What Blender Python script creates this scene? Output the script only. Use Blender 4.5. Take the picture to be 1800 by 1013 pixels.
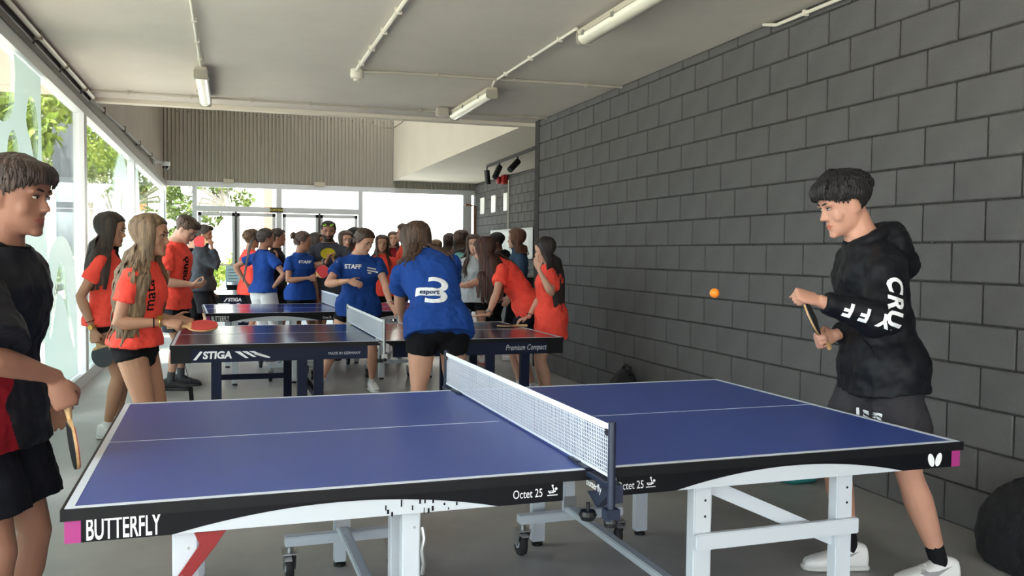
import bpy, bmesh, math, random
import numpy as np
from mathutils import Vector, Matrix, noise
from mathutils.bvhtree import BVHTree

# ------------------------------------------------------------------ scene, camera, world, light
for o in list(bpy.data.objects): bpy.data.objects.remove(o, do_unlink=True)
SC = bpy.context.scene
COL = SC.collection
random.seed(7); RNG = np.random.default_rng(7)
PI = math.pi
F, YAW, PITCH, ROLL, CH = 1535.98, .313759, .0391686, .0106593, 1.3515
def cam_axes():
    d = np.array([math.sin(YAW)*math.cos(PITCH), math.cos(YAW)*math.cos(PITCH), -math.sin(PITCH)])
    r = np.cross(d, [0, 0, 1]); r /= np.linalg.norm(r); u = np.cross(r, d)
    return r*math.cos(ROLL)+u*math.sin(ROLL), -r*math.sin(ROLL)+u*math.cos(ROLL), d
CR, CU, CD = cam_axes()
def at(x, y, Y):
    """world point seen at photo pixel (x, y) standing at room depth Y (metres)"""
    v = (x-900)/F*CR-(y-506.5)/F*CU+CD
    return np.array([0, 0, CH])+v*(Y/v[1])
cd = bpy.data.cameras.new('camera'); cam = bpy.data.objects.new('camera', cd); COL.objects.link(cam)
cd.sensor_width = 36; cd.lens = F/1800*36; cd.clip_end = 500; cd.clip_start = .05
M = Matrix.Identity(4)
for i in range(3):
    M[i][0] = CR[i]; M[i][1] = CU[i]; M[i][2] = -CD[i]
M[2][3] = CH
cam.matrix_world = M
SC.camera = cam
SC.view_settings.view_transform = 'Standard'; SC.view_settings.look = 'None'
SC.view_settings.gamma = 1; SC.view_settings.use_curve_mapping = False
SC.view_settings.exposure = 1.75
W = bpy.data.worlds.new('sky'); SC.world = W; W.use_nodes = True
nt = W.node_tree; nt.nodes.clear()
sky = nt.nodes.new('ShaderNodeTexSky'); sky.sky_type = 'NISHITA'; sky.sun_disc = False
sky.sun_elevation = math.radians(63); sky.sun_rotation = math.radians(-132); sky.air_density = 1.0; sky.dust_density = 3.0; sky.ozone_density = 1.0
hs = nt.nodes.new('ShaderNodeHueSaturation'); hs.inputs['Saturation'].default_value = .45
bgn = nt.nodes.new('ShaderNodeBackground'); bgn.inputs['Strength'].default_value = .42
wo = nt.nodes.new('ShaderNodeOutputWorld')
nt.links.new(sky.outputs[0], hs.inputs['Color']); nt.links.new(hs.outputs[0], bgn.inputs[0]); nt.links.new(bgn.outputs[0], wo.inputs[0])
sd = bpy.data.lights.new('sun', 'SUN'); sd.energy = 5.0; sd.angle = math.radians(1.0); sd.color = (1, .95, .86)
sun = bpy.data.objects.new('sun', sd); COL.objects.link(sun)
sun.rotation_euler = Vector((.55, .5, -1.5)).to_track_quat('-Z', 'Y').to_euler()   # from the street side, high

# ------------------------------------------------------------------ materials (all procedural)
MATS = {}
def lin(c):
    return tuple(((x/255)/12.92 if x/255 <= .04045 else ((x/255+.055)/1.055)**2.4) for x in c)
def mat(name, col, rough=.6, spec=.5, metal=0., noise_scale=0, noise_amt=.15, bump=0., bump_scale=40, sub=0., stretch=None, coat=0.):
    """principled material; colour in sRGB 0-255, optional colour mottling and bump from noise"""
    if name in MATS: return MATS[name]
    m = bpy.data.materials.new(name); m.use_nodes = True; t = m.node_tree; b = t.nodes['Principled BSDF']
    c = (*lin(col), 1)
    b.inputs['Base Color'].default_value = c; b.inputs['Roughness'].default_value = rough
    b.inputs['Specular IOR Level'].default_value = spec; b.inputs['Metallic'].default_value = metal
    b.inputs['Coat Weight'].default_value = coat
    if noise_scale or bump:
        tc = t.nodes.new('ShaderNodeTexCoord'); mp = t.nodes.new('ShaderNodeMapping')
        t.links.new(tc.outputs['Object'], mp.inputs['Vector'])
        if stretch: mp.inputs['Scale'].default_value = stretch
    if noise_scale:
        n = t.nodes.new('ShaderNodeTexNoise'); n.inputs['Scale'].default_value = noise_scale; n.inputs['Detail'].default_value = 5
        t.links.new(mp.outputs[0], n.inputs['Vector'])
        rmp = t.nodes.new('ShaderNodeMapRange'); rmp.inputs['From Min'].default_value = .3; rmp.inputs['From Max'].default_value = .7
        rmp.inputs['To Min'].default_value = 1-noise_amt; rmp.inputs['To Max'].default_value = 1+noise_amt
        t.links.new(n.outputs['Fac'], rmp.inputs['Value'])
        mx = t.nodes.new('ShaderNodeVectorMath'); mx.operation = 'SCALE'; mx.inputs[0].default_value = c[:3]
        t.links.new(rmp.outputs[0], mx.inputs['Scale']); t.links.new(mx.outputs[0], b.inputs['Base Color'])
    if bump:
        n2 = t.nodes.new('ShaderNodeTexNoise'); n2.inputs['Scale'].default_value = bump_scale; n2.inputs['Detail'].default_value = 4
        t.links.new(mp.outputs[0], n2.inputs['Vector'])
        bm = t.nodes.new('ShaderNodeBump'); bm.inputs['Strength'].default_value = bump; bm.inputs['Distance'].default_value = .02
        t.links.new(n2.outputs['Fac'], bm.inputs['Height']); t.links.new(bm.outputs[0], b.inputs['Normal'])
    MATS[name] = m
    return m
def glass_mat(name, tint, refl=.08, film=0., filmcol=(200, 225, 225), rough=0.):
    """thin sheet: straight-through transmission with mirror reflection, optionally frosted film"""
    if name in MATS: return MATS[name]
    m = bpy.data.materials.new(name); m.use_nodes = True; t = m.node_tree; t.nodes.clear()
    out = t.nodes.new('ShaderNodeOutputMaterial'); tr = t.nodes.new('ShaderNodeBsdfTransparent'); tr.inputs[0].default_value = (*tint, 1)
    gl = t.nodes.new('ShaderNodeBsdfGlossy'); gl.inputs['Roughness'].default_value = rough
    fr = t.nodes.new('ShaderNodeFresnel'); fr.inputs['IOR'].default_value = 1.18
    mx = t.nodes.new('ShaderNodeMixShader'); sc_ = t.nodes.new('ShaderNodeMath'); sc_.operation = 'MULTIPLY'; sc_.inputs[1].default_value = .45; t.links.new(fr.outputs[0], sc_.inputs[0]); t.links.new(sc_.outputs[0], mx.inputs[0])
    base = tr
    if film:
        df = t.nodes.new('ShaderNodeBsdfTranslucent'); df.inputs[0].default_value = (*lin(filmcol), 1)
        d2 = t.nodes.new('ShaderNodeBsdfDiffuse'); d2.inputs[0].default_value = (*lin(filmcol), 1)
        a = t.nodes.new('ShaderNodeMixShader'); a.inputs[0].default_value = .55
        t.links.new(df.outputs[0], a.inputs[1]); t.links.new(d2.outputs[0], a.inputs[2])
        b = t.nodes.new('ShaderNodeMixShader'); b.inputs[0].default_value = film
        t.links.new(tr.outputs[0], b.inputs[1]); t.links.new(a.outputs[0], b.inputs[2]); base = b
    t.links.new(base.outputs[0], mx.inputs[1]); t.links.new(gl.outputs[0], mx.inputs[2]); t.links.new(mx.outputs[0], out.inputs[0])
    MATS[name] = m
    return m
def mixmat(name, cols, scale, rough=.7, detail=6, bump=0, bscale=20, spec=.3, stretch=None, rvar=0):
    """noise-blended colours (ramp)"""
    if name in MATS: return MATS[name]
    m = bpy.data.materials.new(name); m.use_nodes = True; t = m.node_tree; b = t.nodes['Principled BSDF']
    tc = t.nodes.new('ShaderNodeTexCoord'); mp = t.nodes.new('ShaderNodeMapping'); t.links.new(tc.outputs['Object'], mp.inputs['Vector'])
    if stretch: mp.inputs['Scale'].default_value = stretch
    n = t.nodes.new('ShaderNodeTexNoise'); n.inputs['Scale'].default_value = scale; n.inputs['Detail'].default_value = detail; n.inputs['Roughness'].default_value = .62
    t.links.new(mp.outputs[0], n.inputs['Vector'])
    r = t.nodes.new('ShaderNodeValToRGB'); e = r.color_ramp.elements
    while len(e) < len(cols): e.new(.5)
    for i, c in enumerate(cols):
        e[i].position = .3+.4*i/max(1, len(cols)-1); e[i].color = (*lin(c), 1)
    t.links.new(n.outputs['Fac'], r.inputs[0]); t.links.new(r.outputs[0], b.inputs['Base Color'])
    b.inputs['Roughness'].default_value = rough; b.inputs['Specular IOR Level'].default_value = spec
    if rvar:
        q = t.nodes.new('ShaderNodeMapRange'); q.inputs['From Min'].default_value = .3; q.inputs['From Max'].default_value = .7
        q.inputs['To Min'].default_value = rough-rvar; q.inputs['To Max'].default_value = rough+rvar
        t.links.new(n.outputs['Fac'], q.inputs[0]); t.links.new(q.outputs[0], b.inputs['Roughness'])
    if bump:
        n2 = t.nodes.new('ShaderNodeTexNoise'); n2.inputs['Scale'].default_value = bscale; n2.inputs['Detail'].default_value = 6
        t.links.new(mp.outputs[0], n2.inputs['Vector'])
        bm = t.nodes.new('ShaderNodeBump'); bm.inputs['Strength'].default_value = bump; bm.inputs['Distance'].default_value = .02
        t.links.new(n2.outputs['Fac'], bm.inputs['Height']); t.links.new(bm.outputs[0], b.inputs['Normal'])
    MATS[name] = m
    return m

# ------------------------------------------------------------------ mesh helpers
TS = bpy.data.scenes.new('workbench')          # modelling bench: modifiers are evaluated here, then it is removed
def evaluated_mesh(o):
    TS.collection.objects.link(o)
    with bpy.context.temp_override(scene=TS, view_layer=TS.view_layers[0]):
        me = bpy.data.meshes.new_from_object(o.evaluated_get(bpy.context.evaluated_depsgraph_get()))
    TS.collection.objects.unlink(o)
    return me
class MB:
    """collects closed pieces and builds them as ONE mesh object"""
    def __init__(s): s.v = []; s.f = []; s.mi = []
    def add(s, vs, fs, mi=0):
        k = len(s.v); s.v += [tuple(float(c) for c in p) for p in vs]; s.f += [tuple(i+k for i in f) for f in fs]; s.mi += [mi]*len(fs); return s
    def box(s, c, d, rz=0, mi=0, R=None):
        hx, hy, hz = d[0]/2, d[1]/2, d[2]/2
        P = np.array([(x, y, z) for z in (-hz, hz) for y in (-hy, hy) for x in (-hx, hx)])
        if rz: ca, sa = math.cos(rz), math.sin(rz); P = P@np.array([[ca, sa, 0], [-sa, ca, 0], [0, 0, 1]])
        if R is not None: P = P@np.array(R).T
        return s.add(P+np.array(c), [(0, 2, 3, 1), (4, 5, 7, 6), (0, 1, 5, 4), (2, 6, 7, 3), (0, 4, 6, 2), (1, 3, 7, 5)], mi)
    def bar(s, a, b, w, h, up=(0, 0, 1), mi=0):
        a = np.array(a, float); b = np.array(b, float); d = b-a; L = np.linalg.norm(d); d /= L
        u = np.array(up, float); x = np.cross(d, u); x /= np.linalg.norm(x)+1e-9; u = np.cross(x, d)
        return s.box((a+b)/2, (w, L, h), R=np.c_[x, d, u], mi=mi)
    def tube(s, pts, r, n=10, mi=0, cap=True):
        pts = np.array(pts, float); rs = np.broadcast_to(np.array(r, float), (len(pts),))
        T = np.gradient(pts, axis=0); T /= np.linalg.norm(T, axis=1)[:, None]+1e-12
        u = np.array([0, 0, 1.]) if abs(T[0][2]) < .9 else np.array([1., 0, 0])
        vs = []
        for p, t, rr in zip(pts, T, rs):
            x = np.cross(t, u); x /= np.linalg.norm(x)+1e-12; u = np.cross(x, t)
            for k in range(n):
                a = 2*PI*k/n; vs.append(p+rr*(math.cos(a)*x+math.sin(a)*u))
        fs = []
        for i in range(len(pts)-1):
            for k in range(n):
                fs.append((i*n+k, i*n+(k+1) % n, (i+1)*n+(k+1) % n, (i+1)*n+k))
        if cap: fs += [tuple(range(n))[::-1], tuple(range((len(pts)-1)*n, len(pts)*n))]
        return s.add(vs, fs, mi)
    def lathe(s, prof, n=16, o=(0, 0, 0), axis='z', mi=0):
        vs = []; 
        for r, h in prof:
            for k in range(n):
                a = 2*PI*k/n; p = (r*math.cos(a), r*math.sin(a), h)
                if axis == 'x': p = (p[2], p[0], p[1])
                if axis == 'y': p = (p[1], p[2], p[0])
                vs.append(np.array(p)+np.array(o))
        fs = []
        for i in range(len(prof)-1):
            for k in range(n): fs.append((i*n+k, i*n+(k+1) % n, (i+1)*n+(k+1) % n, (i+1)*n+k))
        fs += [tuple(range(n))[::-1], tuple(range((len(prof)-1)*n, len(prof)*n))]
        return s.add(vs, fs, mi)
    def prism(s, poly, o, x, y, depth, mi=0):
        """polygon in plane (x,y) at o, extruded by depth along x cross y"""
        o = np.array(o, float); x = np.array(x, float); y = np.array(y, float); nrm = np.cross(x, y); n = len(poly)
        a = [o+p[0]*x+p[1]*y for p in poly]; b = [p+nrm*depth for p in a]
        fs = [tuple(range(n))[::-1], tuple(range(n, 2*n))]+[(i, (i+1) % n, n+(i+1) % n, n+i) for i in range(n)]
        return s.add(a+b, fs, mi)
    def build(s, name, m, parent=None, bevel=0, smooth=False, seg=2, off=None):
        me = bpy.data.meshes.new(name)
        v = s.v if off is None else [(p[0]-off[0], p[1]-off[1], p[2]-off[2]) for p in s.v]
        me.from_pydata(v, [], s.f); 
        ms = m if isinstance(m, (list, tuple)) else [m]
        for k in ms: me.materials.append(k)
        if len(ms) > 1: me.polygons.foreach_set('material_index', s.mi)
        bm = bmesh.new(); bm.from_mesh(me); bmesh.ops.recalc_face_normals(bm, faces=bm.faces)
        if bevel:
            es = [e for e in bm.edges if len(e.link_faces) == 2 and e.calc_face_angle(0) > .5]
            bmesh.ops.bevel(bm, geom=es, offset=bevel, segments=seg, affect='EDGES', clamp_overlap=True)
        bm.to_mesh(me); bm.free()
        if smooth:
            me.polygons.foreach_set('use_smooth', [True]*len(me.polygons)); me.set_sharp_from_angle(angle=math.radians(40))
        o = bpy.data.objects.new(name, me); COL.objects.link(o)
        if parent: o.parent = parent
        return o
def empty(name, loc=(0, 0, 0), rz=0):
    o = bpy.data.objects.new(name, None); COL.objects.link(o); o.location = [float(c) for c in loc]; o.rotation_euler = (0, 0, rz); o.empty_display_size = .1
    return o
def tag(o, label, cat, group=None):
    o['label'] = label; o['category'] = cat
    if group: o['group'] = group
    return o
def struct(o, label=None):
    o['kind'] = 'structure'
    if label: o['label'] = label
    return o
def copy_tree(o, parent=None):
    c = o.copy(); COL.objects.link(c); c.parent = parent
    for ch in list(o.children): copy_tree(ch, c)
    return c
def arc(cx, cy, r, a0, a1, n): return [(cx+r*math.cos(a0+(a1-a0)*i/n), cy+r*math.sin(a0+(a1-a0)*i/n)) for i in range(n+1)]
def text_mesh(body, size=1., bold=0., shear=0., sx=1., extrude=0., align='CENTER', space=1.):
    """lettering as mesh data (verts, faces) in the XY plane, centred"""
    c = bpy.data.curves.new('t', 'FONT'); c.body = body; c.size = size; c.offset = bold; c.shear = shear; c.extrude = extrude
    c.align_x = align; c.align_y = 'CENTER'; c.resolution_u = 4; c.space_character = space
    o = bpy.data.objects.new('t', c); me = evaluated_mesh(o)
    v = np.array([p.co for p in me.vertices]); f = [tuple(p.vertices) for p in me.polygons]
    bpy.data.objects.remove(o); bpy.data.curves.remove(c); bpy.data.meshes.remove(me)
    v[:, 0] *= sx
    return v, f
def lettering(body, size, o, x, y, m, parent, name='lettering', **k):
    """flat print: text laid in plane spanned by x (reading) and y (up) at o, in parent's space"""
    v, f = text_mesh(body, size, **k)
    x = np.array(x, float); y = np.array(y, float); nrm = np.cross(x, y)
    P = np.array(o)+v[:, :1]*x+v[:, 1:2]*y+v[:, 2:3]*nrm
    b = MB(); b.add(P, f); return b.build(name, m, parent)

# palette
m_white_paint = mat('white_powder_coat', (192, 199, 206), .42)
m_black = mat('black_plastic', (16, 17, 20), .45)
m_rubber = mat('tyre_rubber', (28, 28, 31), .7)
m_steel = mat('zinc_steel', (170, 172, 172), .35, metal=.9)
m_print = mat('white_print', (235, 238, 240), .5)
m_wood = mat('pale_wood', (205, 165, 115), .5, noise_scale=18, noise_amt=.2, stretch=(1, 8, 1))

# ------------------------------------------------------------------ the room
GX, WX, RX, BY, CZ = -1.42, 3.506, 6.0, 21.7, 2.94      # glass wall, block wall, recessed wall, back wall, ceiling
def atX(x, y, X):
    v = (x-900)/F*CR-(y-506.5)/F*CU+CD
    return np.array([0, 0, CH])+v*(X/v[0])
m_floor = mixmat('polished_concrete', [(116, 114, 110), (148, 147, 144), (168, 166, 162)], .9, rough=.42, bump=.05, bscale=60, spec=.45, rvar=.12)
m_ceil = mat('painted_concrete_ceiling', (214, 206, 196), .9, noise_scale=1.2, noise_amt=.05, bump=.25, bump_scale=6)
m_block = mat('charcoal_painted_block', (96, 95, 95), .8, spec=.25, noise_scale=3, noise_amt=.10, bump=.35, bump_scale=160)
m_mortar = mat('charcoal_mortar', (58, 56, 54), .9, noise_scale=20, noise_amt=.3, bump=.8, bump_scale=120)
m_corr = mat('corrugated_metal', (150, 146, 134), .5, metal=.15, noise_scale=.6, noise_amt=.06)
m_panel = mat('grey_fascia_panel', (120, 112, 102), .7, noise_scale=2, noise_amt=.06)
m_plaster = mat('white_plaster', (222, 214, 198), .85, noise_scale=1.5, noise_amt=.03)
m_alu = mat('white_aluminium', (196, 200, 202), .4, metal=.2)
m_alud = mat('grey_fascia', (96, 92, 86), .55)
m_glass = glass_mat('clear_glass', (.90, .94, .93))
m_film = glass_mat('frosted_film', (.9, .96, .96), film=.86, filmcol=(224, 236, 234), rough=.3)
m_conduit = mat('grey_conduit', (176, 168, 154), .5)
m_cond_white = mat('cream_conduit', (226, 220, 204), .5)

fl = MB(); fl.box((2.3, 7.85, -.1), (7.44, 27.7, .2)); struct(fl.build('floor', m_floor), 'grey polished concrete floor with faint stains')
ce = MB(); ce.box((1.04, 2.05, CZ+.14), (5.0, 16.1, .28)); struct(ce.build('ceiling', m_ceil), 'pale painted concrete ceiling slab')
# --- block walls: every block its own part, mortar recessed behind
BL, BH, LZ, JY = .40418, .20394, 1.43354, 8.80867
def block_mesh(L, H, D, seed):
    b = MB(); b.box((0, 0, 0), (D, L, H))
    o = b.build('block', m_block, bevel=.005, seg=1); me = o.data; bpy.data.objects.remove(o)
    return me
BLK = {}
def blocks(wall, X, y0, y1, z0, z1, name='concrete_block', gap=.011, stuff=None, holes=(), zclip=None):
    rows = range(-9, 9)
    rest = MB()
    for i in rows:
        zt, zb = LZ-BH*i, LZ-BH*(i+1)
        zt2, zb2 = min(zt, z1), max(zb, z0)
        if zb < .05: zb2 = z0
        if zt2-zb2 < .03: continue
        off = 0 if i % 2 == 0 else BL/2
        k0 = math.floor((y0-JY-off)/BL)-1
        y = JY+off+k0*BL
        while y < y1:
            a, b_ = max(y, y0), min(y+BL, y1)
            y += BL
            if b_-a < .06: continue
            if any(h0 <= (a+b_)/2 <= h1 and g0 <= (zt2+zb2)/2 <= g1 for h0, h1, g0, g1 in holes): continue
            L, H = round(b_-a-gap, 3), round(zt2-zb2-gap, 3)
            px = X+.045+random.uniform(-.0012, .0012)
            if stuff is not None and stuff((a+b_)/2, (zt2+zb2)/2):
                rest.box((px, (a+b_)/2, (zt2+zb2)/2), (.09, L, H)); continue
            key = (L, H)
            if key not in BLK: BLK[key] = block_mesh(L, H, .09, 0)
            o = bpy.data.objects.new(name, BLK[key]); COL.objects.link(o); o.parent = wall
            o.location = (px, (a+b_)/2, (zt2+zb2)/2)
    if rest.v:
        r = rest.build(name, m_block, wall); r['kind'] = 'stuff'
WE = 9.975
b = MB(); b.box((WX+.13, (WE-6)/2-.002, CZ/2), (.242, WE+6-.008, CZ-.004)); wr = struct(b.build('wall_right', m_mortar), 'charcoal painted concrete block wall')
blocks(wr, WX, -6, WE, 0.0, CZ-.004, stuff=lambda y, z: y < 2.9)
# end face of that wall
b = MB()
for i in range(-8, 8):
    zt, zb = min(LZ-BH*i, CZ-.005), max(LZ-BH*(i+1), 0)
    if zt-zb > .03: b.box((WX+.16, WE+.004, (zt+zb)/2), (.19, .02, zt-zb-.008))
b.build('end_block', m_block, wr)['kind'] = 'stuff'
b = MB(); b.box((4.75, WE-.1, 1.55), (2.5, .15, 3.1)); struct(b.build('wall_return', m_mortar))
b = MB(); b.box((RX+.12, (WE+BY)/2, 1.56), (.22, BY-WE+.2, 3.12)); w2 = struct(b.build('wall_recess', m_mortar), 'far stretch of charcoal block wall behind the corner')
HOL = [(20.70, 21.05, 2.3, 2.75), (19.75, 20.10, 2.3, 2.75), (18.85, 19.12, 2.3, 2.75)]
blocks(w2, RX, 16.6, BY, 0.0, 3.10, stuff=lambda y, z: z < .9)
for k, (a, b_, c, d) in enumerate(HOL):        # bright little window slots in the far block wall
    y = (a+b_)/2; z = 2.53
    e = MB(); e.box((RX-.012, y, z), (.03, b_-a, .40)); struct(e.build('window_%d' % (20+k), mat('slot_pane', (245, 245, 240), .3)))
# --- back wall
b = MB(); nw = 7.5/.086; n = int(nw*6); vs = []; fs = []
for i in range(n+1):
    x = GX+7.5*i/n; ph = (i % 6)/6; yy = BY-.02-(.018 if .15 < ph < .6 else -.012)
    vs += [(x, yy, 2.95), (x, yy, 7.6)]
for i in range(n): fs.append((2*i, 2*i+2, 2*i+3, 2*i+1))
b.add(vs, fs); cw = struct(b.build('wall_back', m_corr), 'corrugated metal cladding above the glazed back doors')
sc = MB()
for i in range(30): sc.lathe([(.012, 0), (.012, .02)], 8, (GX+.3+i*.25, BY-.06, 4.55), 'y')
sc.build('screw', m_black, cw)['kind'] = 'stuff'
b = MB(); b.box((2.3, BY+.06, 5.3), (7.5, .08, 4.7)); struct(b.build('wall_back_core', m_panel))
b = MB()
for k in range(3): b.box((GX-.08, 10.1+3.87*(k+.5), (CZ+7.6)/2+.0), (.16, 3.86, 7.6-CZ))
struct(b.build('wall_left', m_panel), 'grey panelled wall above the far glazing')
b = MB(); b.box(((3.9+RX)/2+.1, (WE+BY)/2+.02, (3.13+7.6)/2), (RX-3.9+.2, BY-WE-.09, 7.6-3.13)); struct(b.build('trim_1', m_plaster), 'white plaster bulkhead lowering the ceiling on the right')
b = MB(); b.box((1.2, 10.17, 5.25), (5.3, .14, 4.7)); struct(b.build('wall_upper_front', m_plaster))
# roof of the tall far bay; unseen slot added to bounce sun off the bulkhead
b = MB(); b.box(((GX+2.75)/2, 15.9, 7.7), (2.75-GX, 11.8, .2)); b.box((5.0, 15.9, 7.7), (2.3, 11.8, .2)); b.box((3.3, 21.3, 7.7), (1.1, .9, .2)); b.box((3.3, 10.6, 7.7), (1.1, 1.0, .2))
struct(b.build('ceiling_far', m_plaster))

# --- glazed left wall
fb = MB(); fb.box((GX, 7.85, .06), (.12, 27.7, .12)); struct(fb.build('baseboard_left', m_alu), 'pale metal sill along the foot of the glass wall')
fb = MB(); fb.box((GX, 7.85, 2.76), (.10, 27.7, .10)); struct(fb.build('trim_2', m_alu))
fb = MB(); fb.box((GX-.02, 7.85, 2.875), (.16, 27.7, .13)); struct(fb.build('trim_3', m_alud), 'dark fascia beam above the glass wall')
MUL = [-6.0, .0, 4.88, 9.76, 14.64, 21.62]
for i, y in enumerate(MUL):
    b = MB(); b.box((GX, y-.055, 1.41), (.10, .08, 2.60)); b.box((GX, y+.055, 1.41), (.10, .08, 2.60)); b.box((GX-.01, y, 1.41), (.06, .03, 2.6))
    struct(b.build('trim_%d' % (10+i), m_alu), None)
def film_shape(loops, name, parent, bz=True):
    """frosted vinyl on the glass: outline and holes given where they sit on the pane"""
    c = bpy.data.curves.new(name, 'CURVE'); c.dimensions = '2D'; c.fill_mode = 'BOTH'; c.extrude = .0004
    for lp in loops:
        pts = [atX(x, y, GX) for x, y in lp]; n = len(pts); P = []
        for i in range(n):
            p0, p1, p2, p3 = [pts[(i+k) % n] for k in (-1, 0, 1, 2)]
            for s in range(5):
                t = s/5; P.append(.5*((2*p1)+(-p0+p2)*t+(2*p0-5*p1+4*p2-p3)*t*t+(-p0+3*p1-3*p2+p3)*t**3))
        s = c.splines.new('POLY'); s.points.add(len(P)-1); s.use_cyclic_u = True
        for q_, p in zip(s.points, P): q_.co = (p[1], min(2.7, max(.13, p[2])), 0, 1)
    o = bpy.data.objects.new(name, c); me = evaluated_mesh(o); bpy.data.objects.remove(o)
    for v in me.vertices: y, z, d = v.co; v.co = (GX+.012+d, y, z)
    me.materials.clear(); me.materials.append(m_film)
    o = bpy.data.objects.new(name, me); COL.objects.link(o); o.parent = parent
    return o
wins = []
for i in range(5):
    y0, y1 = MUL[i]+.1, MUL[i+1]-.1
    w = struct(empty('window_%d' % (i+1), (0, 0, 0)), 'floor to ceiling glass wall bay with frosted film shapes'); wins.append(w)
    n = 4 if i < 4 else 5
    for k in range(n):
        a = y0+(y1-y0)*k/n; c = y0+(y1-y0)*(k+1)/n
        b = MB(); b.box((GX, (a+c)/2, 1.415), (.008, c-a-.012, 2.58)); b.build('pane', m_glass, w)
film_shape([[(22, 85), (44, 104), (66, 124), (69, 200), (71, 290), (76, 400), (80, 450), (66, 540), (62, 700), (20, 900), (-60, 900), (-60, 215), (0, 214), (14, 205), (21, 180), (23, 130)],
            [(52, 168), (60, 190), (64, 230), (62, 290), (56, 275), (50, 245), (43, 215), (45, 182)],
            [(19, 228), (26, 240), (30, 270), (29, 300), (10, 300), (9, 265), (12, 240)]], 'film', wins[2])
film_shape([[(76, 640), (75, 520), (83, 450), (95, 422), (105, 415), (116, 424), (125, 450), (131, 500), (133, 560), (134, 640), (134, 690), (100, 722), (76, 748)],
            [(84, 590), (92, 520), (98, 480), (104, 461), (110, 475), (116, 520), (124, 570), (129, 612), (122, 590), (114, 545), (108, 525), (102, 518), (96, 530), (89, 585)]], 'film', wins[2])
film_shape([[(199, 560), (200, 330), (205, 290), (211, 270), (218, 285), (222, 320), (224, 420), (225, 600), (199, 625)], [(208, 340), (211, 330), (215, 345), (216, 400), (213, 380), (210, 360)]], 'film', wins[3])
film_shape([[(150, 640), (150, 470), (156, 420), (163, 400), (170, 420), (176, 470), (178, 630)]], 'film', wins[3])
film_shape([[(236, 600), (236, 330), (239, 298), (242, 310), (246, 440), (248, 590)]], 'film', wins[4])
film_shape([[(258, 590), (264, 470), (272, 420), (281, 360), (286, 335), (288, 420), (288, 570)]], 'film', wins[4])
film_shape([[(-900, 1500), (-700, 500), (-400, 300), (-250, 420), (-160, 700), (-140, 1300)]], 'film', wins[1])

# --- glazed back wall: frames, panes, two double doors
hd = MB(); hd.box((2.3, BY, 2.895), (7.45, .12, .12)); struct(hd.build('trim_20', m_alu), 'white header rail over the glazed back wall')
hd = MB(); hd.box((2.3, BY, .05), (7.45, .12, .10)); struct(hd.build('trim_21', m_alu))
tr = MB(); tr.box((1.17, BY, 2.335), (3.9, .12, .13)); struct(tr.build('trim_22', m_alu), 'white transom rail above the doors')
for i, (a, c) in enumerate([(-.80, -.70), (1.09, 1.21), (3.04, 3.14), (5.69, 5.91)]):
    b = MB(); b.box(((a+c)/2, BY, 1.46), (c-a, .13, 2.76)); struct(b.build('trim_%d' % (23+i), m_alu))
k = 6
for a, c, z0, z1 in [(-1.32, -.80, .1, 2.835), (3.14, 5.69, .1, 2.835), (5.91, 6.0, .1, 2.835), (-.70, 1.09, 2.40, 2.835), (1.21, 3.04, 2.40, 2.835)]:
    b = MB(); b.box(((a+c)/2, BY, (z0+z1)/2), (c-a, .01, z1-z0)); struct(b.build('window_%d' % k, m_glass)); k += 1
for i, (x0, x1) in enumerate([(-.70, 1.09), (1.21, 3.04)]):
    d = struct(empty('door_%d' % (i+1), ((x0+x1)/2, BY, 0)), 'white framed glazed double door in the back wall'); xm = (x0+x1)/2-.03
    for s, (a, c) in enumerate([(x0+.02, xm-.01), (xm+.01, x1-.02)]):
        b = MB(); w_ = .075; ox = (x0+x1)/2
        b.box((a+w_/2-ox, -.02, 1.18), (w_, .06, 2.14)); b.box((c-w_/2-ox, -.02, 1.18), (w_, .06, 2.14)); b.box(((a+c)/2-ox, -.02, 2.21), (c-a, .06, .08)); b.box(((a+c)/2-ox, -.02, .17), (c-a, .06, .13))
        lf = b.build('door_leaf', m_alu, d)
        b = MB(); b.box(((a+c)/2-ox, -.02, 1.2), (c-a-.14, .01, 1.97)); b.build('pane', m_glass, lf)
        b = MB(); b.tube([(a+.1-ox, -.10, 1.02), (c-.1-ox, -.10, 1.02)], .018, 8); b.box((a+.1-ox, -.06, 1.02), (.05, .08, .06)); b.box((c-.1-ox, -.06, 1.02), (.05, .08, .06)); b.build('push_bar', m_conduit, lf)
    b = MB(); b.box((xm-(x0+x1)/2, -.07, 1.22), (.05, .03, 2.1)); b.build('closing_strip', mat('dark_strip', (62, 58, 54), .5), d)
# small things on the back wall
for i, px in enumerate((402, 562)):
    p = at(px, 322, BY-.1); b = MB(); b.box((p[0], BY-.08, 2.985), (.24, .07, .10)); tag(b.build('wall_box', mat('beige_box', (176, 168, 150), .6), bevel=.008), 'small beige box on the header over the %s doors' % ('left' if i == 0 else 'right'), 'box', 'boxes over the back doors')
p = at(486, 369.5, BY-.1)
ex = MB(); ex.box((0, 0, 0), (.30, .02, .115)); ex = ex.build('exit_sign', mat('sign_black', (26, 26, 20), .5)); ex.location = p
tag(ex, 'small black exit sign with yellow letters over the back doors', 'sign')
lettering('SORTIDA', .075, (0, -.0115, 0), (1, 0, 0), (0, 0, 1), mat('sign_yellow', (228, 214, 92), .5), ex)
p = at(410, 487, BY-.15)
nb = MB(); nb.box((0, 0, 0), (.34, .01, .52)); nb = nb.build('notice', mat('pale_poster', (170, 196, 204), .6)); nb.location = p; tag(nb, 'pale blue paper notice stuck on the left back door', 'notice')
b = MB()
for k_ in range(5): b.box((0, -.006, .17-.07*k_), (.24-.03*(k_ % 2), .003, .018))
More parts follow.
